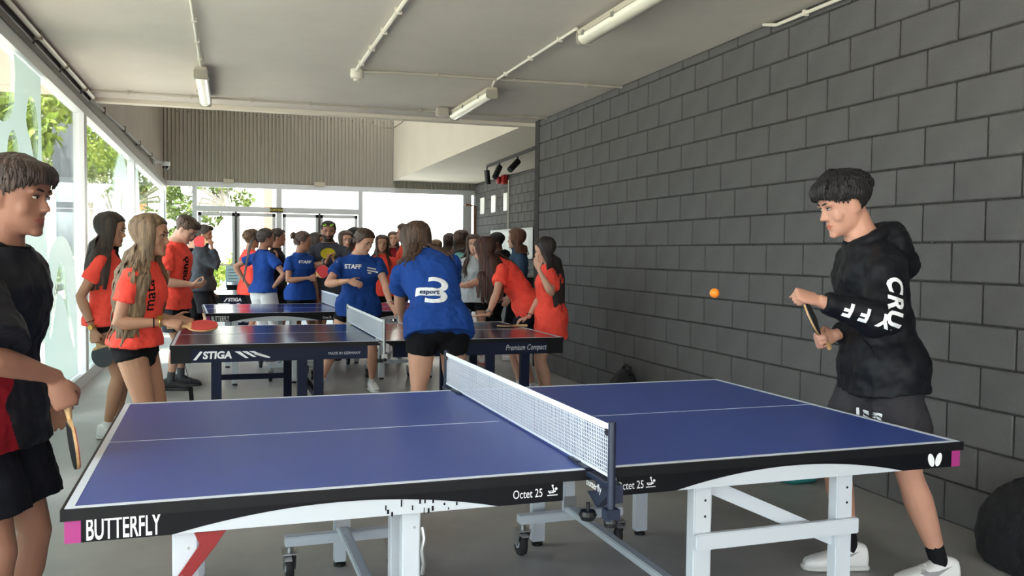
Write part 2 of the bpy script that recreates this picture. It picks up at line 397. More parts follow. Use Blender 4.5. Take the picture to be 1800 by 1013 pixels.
b.box((.07, -.006, -.19), (.12, .003, .06)); b.build('print', mat('poster_ink', (96, 118, 128), .7), nb)

# --- ceiling fittings
def lamp(y0, y1, x, label):
    t = tag(empty('fluorescent_lamp', (x, (y0+y1)/2, CZ)), label, 'lamp', 'fluorescent ceiling battens'); L = y1-y0
    b = MB(); b.box((0, 0, -.05), (.10, L, .05)); b.build('housing', mat('lamp_housing', (196, 188, 168), .5), t, bevel=.008)
    prof = [(-.055, -.075), (-.05, -.1), (-.03, -.122), (0, -.128), (.03, -.122), (.05, -.1), (.055, -.075)]
    b = MB(); b.prism([(p[0], p[1]) for p in prof], (0, L/2-.03, 0), (1, 0, 0), (0, 0, 1), L-.06); b.build('diffuser', mat('milky_diffuser', (236, 232, 212), .25, spec=.6), t, smooth=True)
    for s in (-1, 1):
        b = MB(); b.box((0, s*(L/2-.015), -.085), (.115, .035, .09)); b.build('end_cap', mat('lamp_cap', (168, 162, 146), .5), t, bevel=.01)
        for q_ in (-.3, .1, .42):
            c = MB(); c.box((s*.057, q_*L, -.072), (.012, .03, .03)); c.build('clip', m_steel, t)
    for s in (-1, 1):
        b = MB(); b.tube([(0, s*L*.33, 0), (0, s*L*.33, -.03)], .012, 8); b.build('hanger', m_steel, t)
lamp(7.95, 9.5, -.222, 'long thin ceiling lamp at the left, near the glass wall')
lamp(4.2, 5.72, 2.36, 'large ceiling lamp cut off by the top edge of the photo')
lamp(7.93, 9.42, 2.36, 'ceiling lamp near the slab edge beside the block wall')
def conduit(pts, r, label, m=m_conduit, clips=.55, name='conduit'):
    b = MB(); b.tube(pts, r, 8); o = tag(b.build(name, m, smooth=True), label, 'pipe')
    for a, c in zip(pts[:-1], pts[1:]):
        a = np.array(a); c = np.array(c); L = np.linalg.norm(c-a)
        for k in range(int(L/clips)):
            p = a+(c-a)*(k+.5)/max(1, int(L/clips)); q_ = MB(); d_ = (c-a)/L
            q_.bar(p-d_*.009, p+d_*.009, 2*r+.014, 2*r+.012); q_.build('pipe_clip', m, o)
    return o
zc = CZ-.022
conduit([(-.222, 3.0, zc), (-.222, 7.93, zc)], .011, 'cream conduit running forward from the left ceiling lamp', m_cond_white)
conduit([(1.05, 3.2, zc), (1.05, 7.62, zc)], .016, 'cream trunking running to the round ceiling junction box', m_cond_white)
conduit([(1.13, 7.70, zc), (1.4, 7.62, zc), (3.50, 7.52, zc)], .014, 'grey conduit crossing the ceiling from the round box to the block wall')
conduit([(2.30, 5.70, zc), (2.30, 7.66, zc), (2.36, 7.93, zc)], .012, 'white conduit linking the two right-hand ceiling lamps', m_cond_white)
conduit([(GX+.08, 9.62, zc), (-1.25, 9.55, zc), (3.50, 9.55, zc)], .012, 'thin grey conduit along the far edge of the ceiling slab')
conduit([(GX+.10, -1.9, zc-.01), (GX+.10, 9.9, zc-.01)], .022, 'thick steel conduit along the top of the glass wall', mat('galv_conduit', (150, 140, 124), .35, metal=.5), 1.0)
conduit([(GX+.055, -1.9, zc-.05), (GX+.055, 9.9, zc-.05)], .014, 'thin dark cable below the steel conduit over the glass wall', mat('dark_cable', (70, 64, 58), .5), 1.0)
conduit([(GX+.06, 9.9, zc-.02), (GX+.06, 14, 3.02), (GX+.06, 18.45, 3.12)], .03, 'cable bundle leading to the security camera', mat('cable_bundle', (92, 84, 74), .6), 1.5)
conduit([(3.47, 5.2, 2.93), (3.455, 5.03, 2.885), (3.455, 3.2, 2.885)], .012, 'white tube bending along the top of the block wall', m_cond_white, .5)
b = MB(); b.lathe([(.055, 0), (.06, -.05), (.055, -.075), (.03, -.085), (.028, -.1), (.0, -.1)], 20); jb = b.build('junction_box', m_cond_white, smooth=True); jb.location = (1.066, 7.72, CZ); tag(jb, 'round cream junction box on the ceiling', 'junction box')
b = MB(); b.box((0, 0, -.05), (.12, .12, .09)); jb = b.build('junction_box', m_conduit, bevel=.01); jb.location = (2.22, 9.38, CZ); tag(jb, 'small square junction box by the far ceiling lamp', 'junction box')
# hanging cable loop at the slab edge
pts = [at(x, y, 10.11) for x, y in [(636, 196), (644, 208), (656, 220), (672, 226), (690, 226), (706, 216), (718, 202)]]
b = MB(); b.tube(pts, .006, 6); tag(b.build('hanging_cable', mat('slack_cable', (176, 166, 148), .6)), 'slack pale cable looping below the slab edge', 'cable')
# security camera
sc_ = tag(empty('security_camera', (GX+.02, 18.6, 3.06)), 'small white dome security camera on the left wall', 'camera')
b = MB(); b.box((.02, 0, .02), (.05, .14, .12)); b.tube([(.03, 0, .02), (.16, 0, .02)], .025, 10); b.build('bracket', m_alu, sc_, bevel=.006)
b = MB(); b.lathe([(.085, .03), (.085, -.02), (.075, -.05), (.0, -.05)], 18, (.22, 0, 0)); b.build('housing', m_alu, sc_, smooth=True)
b = MB(); b.lathe([(.065, -.05), (.06, -.085), (.04, -.11), (.0, -.12)], 18, (.22, 0, 0)); b.build('dome', mat('dome_black', (22, 22, 24), .1), sc_, smooth=True)
# track light under the low bulkhead
tk = tag(empty('track_light', (5.1, 15.2, 3.13)), 'black track with three spotlights under the white bulkhead', 'spotlight')
b = MB(); b.bar((-.16, 1.7, -.03), (-.30, -1.6, -.03), .04, .05); b.build('track', m_black, tk)
for y, tx, ty in ((1.6, .02, .0), (.75, -.12, -.10), (-.35, -.22, -.12)):
    b = MB(); b.tube([(-.2, y, -.05), (-.2, y, -.13)], .015, 8); d = Vector((tx, ty, -.2)).normalized(); p = Vector((-.2, y, -.14))
    b.tube([p-d*.02, p+d*.26], .055, 16); b.build('spotlight', m_black, tk)
# alarm sounder with its conduit
b = MB(); b.box((0, 0, 0), (.10, .2, .2)); b.lathe([(.085, 0), (.09, -.06), (.05, -.09)], 16, (-.05, .16, 0), 'x'); al = b.build('fire_sounder', mat('alarm_red', (150, 22, 22), .4), bevel=.006); al.location = (5.93, 18.93, 3.02)
tag(al, 'red fire alarm sounder high on the far block wall', 'alarm')
conduit([(5.97, 18.72, 3.0), (5.97, 18.72, 1.0)], .016, 'white vertical conduit below the red alarm sounder', m_cond_white, 1.0)
conduit([(5.95, 21.45, .1), (5.95, 21.45, 2.55), (5.7, 21.45, 2.58)], .035, 'rusty brown downpipe at the far corner of the block wall', mat('rusty_pipe', (120, 72, 48), .6), 1.0, 'downpipe')
# white cloth hanging on the far wall and the counter below
b = MB(); n = 48; vs = []; fs = []
for j in range(9):
    for i in range(n+1):
        y = 16.9+3.0*i/n; vs.append((5.92+.028*math.sin(i*1.15+.4*math.sin(i*.35))*(.25+.75*j/8), y, 1.90-.08*j-.02*math.sin(i*.4)*j/8))
for j in range(8):
    for i in range(n): k = j*(n+1)+i; fs.append((k, k+1, k+n+2, k+n+1))
b.add(vs, fs); cl = b.build('hanging_cloth', mat('white_cloth', (232, 234, 234), .8), smooth=True); cl.modifiers.new('t', 'SOLIDIFY').thickness = .006
tag(cl, 'white cloth hung in folds on the far block wall', 'cloth')
ct = tag(empty('counter', (5.55, 17.5, 0)), 'dark counter with a pale top against the far block wall', 'counter')
b = MB(); b.box((.1, 0, .45), (.6, 3.2, .9)); b.build('body', mat('counter_dark', (38, 38, 42), .6), ct)
b = MB(); b.box((.08, 0, .92), (.7, 3.3, .04)); b.build('worktop', mat('counter_top', (186, 184, 176), .4), ct, bevel=.006)

# --- outside: forecourt, neighbouring building, trees, far flats
m_ground = mat('sunlit_paving', (206, 200, 190), .9, noise_scale=.4, noise_amt=.08)
b = MB(); b.box((0, 60, -.26), (260, 300, .1)); struct(b.build('ground_outside', m_ground))
b = MB(); b.box((-2.22, 2.05, CZ+.14), (1.5, 16.1, .28)); struct(b.build('roof_overhang', mat('overhang', (196, 184, 168), .9)))
def building(x0, x1, y0, y1, h, floors, cols, m, label, winm, cap=None, face='y'):
    t = tag(empty('building', ((x0+x1)/2, y0, -.2)), label, 'building'); ox, oy = (x0+x1)/2, y0
    b = MB(); b.box((0, (y1-y0)/2, h/2), (x1-x0, y1-y0, h)); b.build('wall', m, t)
    b = MB(); b.box((0, (y1-y0)/2, h+.15), (x1-x0+.5, y1-y0+.5, .3)); b.build('roof', m, t)
    fh = h/floors; wb = MB(); wb.box((0, 0, 0), ((x1-x0)/cols*.5, .12, fh*.45)); base = None
    for f in range(floors):
        for c in range(cols):
            if base is None: base = wb.build('window', winm, t); o = base
            else: o = base.copy(); COL.objects.link(o); o.parent = t
            o.location = ((c+.5)/cols*(x1-x0)-(x1-x0)/2, 0, (f+.55)*fh)
    return t
m_bw = mat('sunlit_render', (238, 232, 222), .9); m_win = mat('pale_shutter', (190, 196, 200), .5)
building(11, 22, 70, 82, 19, 6, 5, m_bw, 'pale block of flats seen faintly through the right back window', m_win)
building(24, 34, 66, 80, 15, 5, 4, m_bw, 'second pale block of flats behind the flats at the far right', m_win)
building(-3, 6, 85, 95, 9, 3, 4, m_bw, 'low pale house far behind the back doors', m_win)
building(-16, -7.2, 44, 58, 6.0, 2, 5, m_bw, 'white low building across the forecourt to the left', m_win)
b = MB(); b.box((-3.5, 22.35, 3.7), (.5, 1.0, 2.2)); b.box((-3.5, 22.35, 1.2), (.4, .8, 2.9)); cb = b.build('kiosk', mat('grey_kiosk', (104, 110, 118), .7)); tag(cb, 'grey canopy block standing outside the glass wall', 'building')
b = MB(); b.box((-4.6, 21, .35), (.25, 34, 1.2)); tag(b.build('garden_wall', m_bw), 'low white garden wall beyond the glass', 'wall')
b = MB(); b.box((2.57, 62, 4.5), (.55, .55, 9)); b.box((2.57, 62, 9.1), (.7, .7, .2)); tag(b.build('chimney_stack', mat('brick_orange', (196, 120, 84), .8)), 'tall orange brick chimney behind the right back door', 'chimney')
fp = tag(empty('chain_link_fence', (-2.9, 14, -.2)), 'green chain link fence beyond the glass wall', 'fence')
b = MB()
for k in range(60):
    b.tube([(0, -4+k*.2, 0), (0, -4+k*.2+1.6, 1.6)], .006, 4, cap=False); b.tube([(.0, -4+k*.2, 1.6), (.0, -4+k*.2+1.6, 0)], .006, 4, cap=False)
o = b.build('wire_mesh', mat('fence_green', (92, 108, 82), .5), fp); o['kind'] = 'stuff'
for k in range(6): b = MB(); b.tube([(0, -4+k*2.7, 0), (0, -4+k*2.7, 1.7)], .03, 8); b.build('post', mat('fence_green', (92, 108, 82), .5), fp)
m_leaf = mixmat('sunlit_leaf', [(62, 82, 26), (116, 138, 44), (170, 178, 84)], 1.3, rough=.6)
m_leaf2 = mixmat('dark_leaf', [(52, 68, 34), (88, 104, 48), (128, 138, 70)], 1.3, rough=.6)
m_bark = mat('pale_bark', (148, 140, 128), .9, noise_scale=6, noise_amt=.2)
def leaves(n, blobs, size):
    vs = np.zeros((n*4, 3)); bl = np.array(blobs); w = bl[:, 3]**2; idx = RNG.choice(len(bl), n, p=w/w.sum())
    d = RNG.normal(size=(n, 3)); d /= np.linalg.norm(d, axis=1)[:, None]; r = bl[idx, 3]*RNG.uniform(.25, 1, n)**.5
    c = bl[idx, :3]+d*r[:, None]*np.array([1, 1, .8])
    a = RNG.normal(size=(n, 3)); a /= np.linalg.norm(a, axis=1)[:, None]; q_ = np.cross(a, RNG.normal(size=(n, 3))); q_ /= np.linalg.norm(q_, axis=1)[:, None]
    s = size*RNG.uniform(.6, 1.3, n)[:, None]
    vs[0::4] = c-a*s; vs[1::4] = c+q_*s*.45; vs[2::4] = c+a*s; vs[3::4] = c-q_*s*.45
    return vs, [(4*i, 4*i+1, 4*i+2, 4*i+3) for i in range(n)]
def tree(base, trunk, blobs, n, size, m, label, r=.12, cat='tree'):
    t = tag(empty('tree', base), label, cat, 'trees outside the glass')
    b = MB(); b.tube(trunk, np.linspace(r, r*.45, len(trunk)), 10); o = b.build('trunk', m_bark, t, smooth=True)
    top = np.array(trunk[-1])
    for bl in blobs:
        e = MB(); p = np.array(bl[:3]); e.tube([top*.6+np.array(trunk[0])*.4+(top-np.array(trunk[0]))*.15, (top+p)/2+np.array([0, 0, .1]), p], [r*.4, r*.25, r*.1], 6); e.build('branch', m_bark, t)
    b = MB(); b.add(*leaves(n, blobs, size)); o = b.build('foliage', m, t); o['kind'] = 'stuff'
    return t
def blobset(k, R, z, r): return [(R*math.cos(a)*random.uniform(.5, 1), R*math.sin(a)*random.uniform(.5, 1), z+random.uniform(-.5, .5)*R, r*random.uniform(.7, 1.1)) for a in np.linspace(0, 6, k)]
for px, Y, h, R, lb, mm in [(2, 11.5, 3.5, 1.2, 'leafy bright green tree outside, leftmost in the glass wall', m_leaf), (84, 15.6, 4.6, 1.6, 'tall bright tree outside, just left of the grey canopy', m_leaf),
                            (172, 26, 5.2, 2.1, 'broad bright tree seen through the middle glass bay', m_leaf), (205, 38, 6.0, 2.0, 'rounded tree behind the low building, right of the middle bay', m_leaf2), (262, 33, 4.0, 1.5, 'darker tree seen through the farthest glass bay', m_leaf2)]:
    p = at(px, 430, Y); tree((p[0]-.3-(1.2 if Y < 22 else .6), Y*(1.25 if Y<22 else 1.0), -.2), [(0, 0, 0), (.05, .05, h*.35), (-.05, 0, h*.7)], blobset(7, R, h, R*.62), 2600, .11, mm, lb)
p = at(400, 430, 29)
tree((p[0]+.75, 29, -.2), [(0, 0, 0), (-.28, 0, 1.2), (-.6, 0, 2.6), (-1.1, 0, 4.0)], [(-2.6, .2, 3.4, .5), (-2.2, .1, 2.9, .55), (-1.5, 0, 3.8, .5), (-.9, .2, 3.6, .45), (-.3, .1, 3.2, .38), (-1.9, 0, 2.2, .4), (-2.4, 0, 1.9, .4), (-1.2, .2, 2.6, .35)], 1500, .10, m_leaf2, 'leaning pale trunked tree behind the left back door', .17)
for i, (px, Y, h) in enumerate([(350, 31, .9), (384, 36, 1.1), (430, 33, 1.3), (466, 37, 1.2), (506, 33, 1.1), (550, 38, 1.0)]):
    p = at(px, 470, Y); t = tree((p[0], Y, -.2), [(0, 0, 0), (0, 0, .5)], blobset(4, .5, h*.75, .5), 700, .09, m_leaf, 'low green shrub number %d from the left behind the back doors' % (i+1), .04, 'shrub')
    t.name = 'shrub'; t['label'] = ['yellow green shrub low behind the left door, leftmost', 'yellow green shrub below the leaning trunk', 'taller yellow green shrub right of the leaning trunk', 'yellow green shrub left of the middle door post', 'yellow green shrub right of the middle door post', 'yellow green shrub behind the right double door'][i]; t['group'] = 'shrubs behind the back doors'

# ------------------------------------------------------------------ table tennis tables
TH = .73
def glossy_top(name, col, rough):
    return mat(name, col, rough, spec=.5, noise_scale=9, noise_amt=.04)
m_topA = glossy_top('blue_table_top', (54, 74, 146), .40)
m_topB = glossy_top('navy_table_top', (26, 40, 74), .17)
m_line = mat('white_line', (214, 222, 232), .4)
m_navy = mat('navy_frame', (9, 22, 50), .5, spec=.25)
m_pink = mat('magenta_tab', (158, 44, 118), .5)
m_red = mat('red_lever', (128, 16, 20), .4)
m_apron = mat('black_apron', (7, 8, 14), .5, spec=.2)
m_band = mat('black_edge_band', (14, 15, 18), .5, spec=.25)
m_silver_print = mat('silver_print', (196, 202, 208), .45)
m_yellow = mat('yellow_print', (226, 214, 40), .5)
def caster(t, x, y):
    c = empty('caster', (x, y, 0)); c.parent = t
    b = MB(); b.lathe([(.02, -.014), (.052, -.016), (.056, -.008), (.056, .008), (.052, .016), (.02, .014)], 22, (0, .02, .056), 'x'); b.build('wheel', m_rubber, c, smooth=True)
    b = MB(); b.lathe([(.0, -.018), (.022, -.018), (.022, .018), (.0, .018)], 14, (0, .02, .056), 'x'); b.build('hub', m_white_paint, c)
    b = MB()
    for s in (-1, 1): b.prism([(.0, .05), (.045, .045), (.06, .12), (-.04, .12), (-.03, .1)], (s*.022, 0, 0), (0, 1, 0), (0, 0, 1), .003*s)
    b.box((0, .01, .122), (.06, .09, .006)); b.tube([(0, 0, .12), (0, 0, .145)], .014, 10); b.box((-.01, -.05, .112), (.03, .05, .008)); b.build('fork', m_steel, c)
def net(t_loc, rz, label, col_post, hi=.1525, loose=False, bandc=(236, 240, 244)):
    n = tag(empty('table_tennis_net', t_loc, rz), label, 'net', 'nets clamped on the tables')
    L = .7625+.135; z0 = .012; k = 150
    mesh_m = mat('net_cord', (206, 214, 226), .7)
    b = MB()
    for i in range(k+1):
        y = -L+2*L*i/k; b.box((0, y, (z0+hi-.012)/2), (.0022, .0022, hi-.012-z0))
    for j in range(12):
        z = z0+(hi-.02-z0)*j/11; b.box((0, 0, z), (.0022, 2*L, .0022))
    o = b.build('net_mesh', mesh_m, n); o['kind'] = 'stuff'
    b = MB(); b.box((0, 0, hi-.006), (.006, 2*L, .018)); b.build('top_tape', mat('net_tape_%d' % bandc[0], bandc, .7), n, bevel=.002)
    b = MB(); b.box((0, 0, z0), (.004, 2*L, .008)); b.build('bottom_cord', mesh_m, n)
    for s in (-1, 1):
        p = empty('post', (0, s*(L+.006), 0)); p.parent = n
        b = MB(); b.tube([(0, 0, -.10), (0, 0, hi+.012)], .011, 12); b.box((0, 0, -.09), (.04, .034, .03)); b.build('pole', col_post, p, smooth=True)
        b = MB(); b.lathe([(.0, .012), (.018, .012), (.021, 0), (.018, -.012), (0, -.012)], 14, (0, 0, -.112)); b.build('foot_knob', m_black, p)
        b = MB(); y0 = -s*.145; b.box((.0, y0/2, -.008), (.036, .145, .012)); b.box((0, -s*.24, .006), (.03, .07, .008)); b.prism([(0, 0), (s*-.13, 0), (s*-.13, -.05), (s*-.19, -.065), (s*-.12, -.095), (s*-.09, -.07), (s*-.05, -.04), (0, -.05)], (.012, 0, -.012), (0, 1, 0), (0, 0, 1), .024)
        b.box((0, -s*.19, .0035), (.034, .10, .007)); b.build('clamp', col_post, p)
        b = MB(); b.tube([(0, -s*.155, -.10), (0, -s*.155, -.13)], .006, 8); b.lathe([(0, 0), (.022, 0), (.027, -.012), (.02, -.026), (0, -.026)], 14, (0, -s*.155, -.125)); b.build('clamp_screw', m_black, p)
        b = MB(); b.box((0.0, -s*.016, hi-.02), (.014, .03, .018)); b.build('cord_hook', m_black, p)
        if s < 0 and not loose: lettering('butterfly', .03, (-.0125, .09, -.033), (0, -1, 0), (0, 0, 1), m_print, p)
    return n
def half_tops(t, m_top, lw=.02):
    for s in (-1, 1):
        b = MB(); b.box((s*.686, 0, TH-.0125), (1.366, 1.525, .025)); o = b.build('table_top', m_top, t, bevel=.002, seg=1)
        e = .0008
        b = MB(); b.box((s*1.36, 0, TH+e/2), (lw, 1.525, e)); b.build('end_line', m_line, o)
        for q_ in (-1, 1): b = MB(); b.box((s*.681, q_*.7525, TH+e/2), (1.338, lw, e)); b.build('side_line', m_line, o)
        b = MB(); b.box((s*.69, 0, TH+e/2), (1.32, .003, e)); b.build('centre_line', m_line, o)
        b = MB()
        for q_ in (-1, 1): b.box((s*.686, q_*.766, TH-.014), (1.374, .009, .028))
        b.box((s*1.374, 0, TH-.014), (.008, 1.54, .028)); b.build('edge_band', m_band, o)
def lens(x0, x1, zb, zt, n=22): return [(x0+(x1-x0)*i/n, zb+(zt-zb)*(1-(2*i/n-1)**2)) for i in range(n+1)]
def itt(parent, o, x, y, s):
    """small player emblem: ball, curved figure, letters and a base line"""
    o = np.array(o, float); x = np.array(x, float); y = np.array(y, float); nn = np.cross(x, y)
    b = MB()
    def dot(cx, cy, r): b.prism([(cx+r*math.cos(a), cy+r*math.sin(a)) for a in np.linspace(0, 2*PI, 13)[:-1]], o, x, y, .0006)
    dot(.35*s, .18*s, .13*s); dot(-.02*s, .5*s, .1*s)
    for (a, c), (d, e) in [((-.02, .42), (.12, .05)), ((.12, .05), (.02, -.22)), ((-.3, -.2), (.3, -.05)), ((-.45, .02), (-.3, -.2))]:
        p, q_ = np.array((a, c))*s, np.array((d, e))*s; dd = (q_-p)/np.linalg.norm(q_-p); m_ = np.array((-dd[1], dd[0]))*.045*s
        b.prism([p-m_, q_-m_, q_+m_, p+m_], o, x, y, .0006)
    b.prism([(-.55*s, -.45*s), (.5*s, -.45*s), (.5*s, -.37*s), (-.55*s, -.37*s)], o, x, y, .0006)
    b.build('emblem', m_print, parent)
    lettering('ITTF', .3*s, o-x*.1*s-y*.1*s+nn*.0004, x, y, m_print, parent, bold=.006*s, shear=.2)
def table_white(loc, rz, label, m_top, detail=True):
    """competition table on a white folding undercarriage: arched black aprons"""
    t = tag(empty('table_tennis_table', loc, rz), label, 'table', 'table tennis tables')
    half_tops(t, m_top)
    for s in (-1, 1):
        for q_ in (-1, 1):
            y = q_*.750; x0, x1 = (-1.36, -.085) if s < 0 else (.085, 1.36)
            b = MB(); b.box(((x0+x1)/2, y, TH-.055), (x1-x0, .022, .058)); ap = b.build('side_rail', m_white_paint, t)
            a0, a1 = (-1.13, -.28) if s < 0 else (.28, 1.13)
            zb, zt = TH-.084, TH-.036
            poly = [(x0, TH-.026), (x0, zb), (a0, zb)]+lens(a0, a1, zb, zt)[1:-1]+[(a1, zb), (x1, zb), (x1, TH-.026)]
            b = MB()
            if q_ < 0: b.prism(poly, (0, y-.0112, 0), (1, 0, 0), (0, 0, 1), .0015)
            else: b.prism(poly, (0, y+.0112, 0), (1, 0, 0), (0, 0, 1), -.0015)
            b.build('apron', m_apron, ap)
            xe = s*1.352
            b = MB(); b.box((xe, y, TH-.056), (.036, .026, .056)); b.build('corner_tab', m_pink, ap)
        b = MB(); b.box((s*1.352, 0, TH-.055), (.02, 1.46, .05)); b.build('end_rail', m_apron, t)
    yp = -.7635
    lettering('BUTTERFLY', .076, (-1.240, yp, TH-.056), (1, 0, 0), (0, 0, 1), m_print, t, bold=.0012, sx=.43)
    for xx, xe in ((-.192, -.117), (.128, .196)):
        lettering('Octet 25', .034, (xx, yp, TH-.057), (1, 0, 0), (0, 0, 1), m_print, t, sx=.72)
        itt(t, (xe, yp, TH-.053), (1, 0, 0), (0, 0, 1), .030)
    b = MB()
    for s in (-1, 1):
        el = [(.0125*math.cos(a), .0235*math.sin(a)) for a in np.linspace(0, 2*PI, 17)[:-1]]; ca, sa = math.cos(-s*.33), math.sin(-s*.33)
        b.prism([(1.262+s*.0155+u*ca-v*sa, TH-.056+u*sa+v*ca) for u, v in el], (0, yp, 0), (1, 0, 0), (0, 0, 1), .0006)
    b.build('wing_emblem', m_print, t)
    # legs and undercarriage
    for x in (-1.10, -.52, .39, .92):
        for y in (-.715, .70):
            w = .062 if abs(x) > .8 or x > 0 else .05
            lg = MB(); lg.box((x, y, (TH-.083)/2+.01), (w, .045, TH-.083-.02)); lo = lg.build('leg', m_white_paint, t, bevel=.004)
            f = MB(); f.lathe([(.026, 0), (.026, .012), (.012, .02)], 12, (x, y, 0)); f.build('foot', m_black, lo)
            if detail and y < 0:
                f = MB()
                for z in ((.60, .55, .47) if x > 0 else (.6,)): f.lathe([(.004, 0), (.004, .002)], 8, (x+.008, y-.0235, z), 'y')
                f.build('bolt', m_steel if x < 0 else m_black, lo)
    for x0, x1, z in ((-1.07, -.54, .385), (.36, .965, .475)):
        for y in (-.728, .715): b = MB(); b.box(((x0+x1)/2, y-.016*(1 if y < 0 else -1), z), (x1-x0, .022, .05)); b.build('crossbar', m_white_paint, t, bevel=.003)
    for y in (-.705, .69): b = MB(); b.bar((.42, y, .64), (.91, y, .42), .02, .045); b.build('brace', m_white_paint, t, bevel=.003)
    for s, xm, x0, x1 in ((-1, -.525, -.76, -.29), (1, .49, .25, .755)):
        for y in (-.57, .57):
            b = MB(); b.box(((x0+x1)/2, y, .17), (x1-x0, .05, .04)); b.build('foot_bar', m_white_paint, t, bevel=.004)
            b = MB(); b.box((xm, y, .45), (.05, .04, .55)); b.build('post', m_white_paint, t, bevel=.004)
            b = MB(); b.box((xm, y-.022, .235), (.06, .004, .05)); b.build('bracket', m_steel, t)
            caster(t, x0+.02, y); caster(t, x1-.02, y)
        b = MB(); b.box((xm, 0, .2), (.04, 1.14, .03)); b.build('spine', m_white_paint, t, bevel=.004)
    if detail:
        lv = empty('release_lever', (-1.10, -.74, .60)); lv.parent = t
        b = MB(); b.prism([(-.024, -.075), (-.012, -.088), (.006, -.08), (.07, .0), (.10, .045), (.02, .045), (.035, .01)], (0, .0, 0), (1, 0, 0), (0, 0, 1), .014); b.build('handle', m_red, lv, bevel=.003)
        b = MB(); b.lathe([(.008, 0), (.008, -.02), (.004, -.024)], 10, (-.008, -.005, -.07), 'y'); b.build('pin', m_steel, lv)
        b = MB(); b.tube([(-.49, -.742, .60), (-.487, -.752, .57), (-.493, -.75, .54), (-.488, -.752, .50), (-.49, -.742, .47)], .006, 8); b.build('latch', m_steel, t, smooth=True)
        b = MB(); random.seed(3)
        for k in range(16): b.box((-.66+random.uniform(0, .27), -.7616, TH-.062+random.uniform(-.02, .016)), (random.uniform(.002, .006), .001, random.uniform(.004, .02)))
        b.build('scuff', m_apron, t)['kind'] = 'stuff'
    return t
def table_navy(loc, rz, label, m_top, brand, tail, detail=True, frame=m_navy, pm=m_print):
    """table on a dark blue steel frame with straight aprons and black corner caps"""
    t = tag(empty('table_tennis_table', loc, rz), label, 'table', 'table tennis tables')
    half_tops(t, m_top)
    for s in (-1, 1):
        for q_ in (-1, 1):
            b = MB(); x0, x1 = sorted((s*.09, s*1.35)); b.box(((x0+x1)/2, q_*.745, TH-.073), (x1-x0, .03, .09)); ap = b.build('apron', frame, t)
            b = MB(); b.box((s*1.31, q_*.748, TH-.073), (.126, .034, .092)); b.build('corner_cap', m_band, ap)
        b = MB(); b.box((s*1.352, 0, TH-.073), (.025, 1.46, .088)); b.build('end_apron', frame, t)
    yp = -.7615
    lettering(brand, .066, (-1.085 if tail else -1.0, yp, TH-.072), (1, 0, 0), (0, 0, 1), pm, t, bold=.0026, shear=.10, sx=1.0)
    if tail:
        b = MB()
        for k in range(3): b.prism([(-0.975+.045*k, .022), (-0.940+.045*k, .022), (-0.885+.05*k, -.024+.006*k), (-0.905+.05*k, -.024+.006*k)], (0, yp, TH-.070), (1, 0, 0), (0, 0, 1), .0006)
        b.prism([(-.85, .0), (-.83, .012), (-.745, -.02), (-.75, -.028), (-.78, -.022)], (0, yp, TH-.070), (1, 0, 0), (0, 0, 1), .0006); b.build('swoosh_emblem', pm, t)['kind'] = 'stuff'
        b = MB(); b.prism([(-1.235, -.03), (-1.215, -.03), (-1.175, .024), (-1.19, .028)], (0, yp, TH-.07), (1, 0, 0), (0, 0, 1), .0006); b.build('slash_emblem', pm, t)
        lettering('MADE IN GERMANY', .026, (-.25, yp, TH-.078), (1, 0, 0), (0, 0, 1), m_silver_print, t, sx=.95)
        lettering('Premium Compact', .058, (1.08, yp, TH-.070), (1, 0, 0), (0, 0, 1), m_silver_print, t, shear=.3, sx=.72)
    for x in (-1.09, -.53, -.42, .82 if detail else .9, 1.09):
        for y in (-.70, .70):
            w = .066
            lg = MB(); lg.box((x, y, (TH-.118)/2+.008), (w, .05, TH-.118-.016)); lo = lg.build('leg', frame, t, bevel=.004)
            f = MB(); f.lathe([(.03, 0), (.03, .012), (.012, .02)], 12, (x, y, 0)); f.build('foot', m_black, lo)
    for y in (-.70, .70):
        b = MB(); b.box((-.81, y, .31), (.50, .03, .045)); b.build('crossbar', frame, t, bevel=.003)
        b = MB(); b.box((-.75, y, .06), (.62, .03, .03)); b.build('crossbar', frame, t, bevel=.003)
    for x in (-1.09, -.42, .82 if detail else .9, 1.09): b = MB(); b.box((x, 0, .33), (.035, 1.36, .045)); b.build('stretcher', frame, t, bevel=.003)
    b = MB(); b.bar((-.50, -.69, .55), (-.45, .3, .2), .03, .03); b.build('strut', frame, t)
    if detail:
        b = MB(); b.box((-.48, -.2, .12), (.35, .10, .05)); b.build('carriage_beam', frame, t)
        for x in (-.53, .1):
            for y in (-.2, .2): caster(t, x, y)
    return t
TA = .01503
t1 = table_white((.98331, 3.07442, 0), TA, 'nearest blue table tennis table with white legs and BUTTERFLY apron', m_topA)
net((.98331, 3.07442, TH), TA, 'white net with navy posts on the nearest blue table', mat('navy_post', (26, 36, 58), .4))
t2 = table_navy((1.005, 6.085+.7625, 0), .008, 'dark navy table tennis table with STIGA apron, second from the camera', m_topB, 'STIGA', True)
net((1.005, 6.085+.7625, TH), .008, 'slack white net with steel posts on the STIGA table', m_steel, loose=True)
t3 = table_white((1.12, 9.17+.7625, 0), .05, 'white framed table tennis table behind the navy one, third from the camera', glossy_top('blue_gloss_top', (34, 50, 112), .18), detail=False)
net((1.12, 9.17+.7625, TH), .05, 'blue and white net on the third table from the camera', mat('navy_post', (26, 36, 58), .4), bandc=(228, 234, 246))
t4 = table_navy((1.15, 12.98+.7625, 0), .02, 'far navy table tennis table with STIGA apron beyond the white trousers', m_topB, 'STIGA', True, detail=False)
t5 = table_navy((1.34, 16.75+.7625, 0), .0, 'farthest table tennis table with yellow DONIC lettering by the doors', m_topB, 'DONIC', False, detail=False, frame=m_apron, pm=m_yellow)
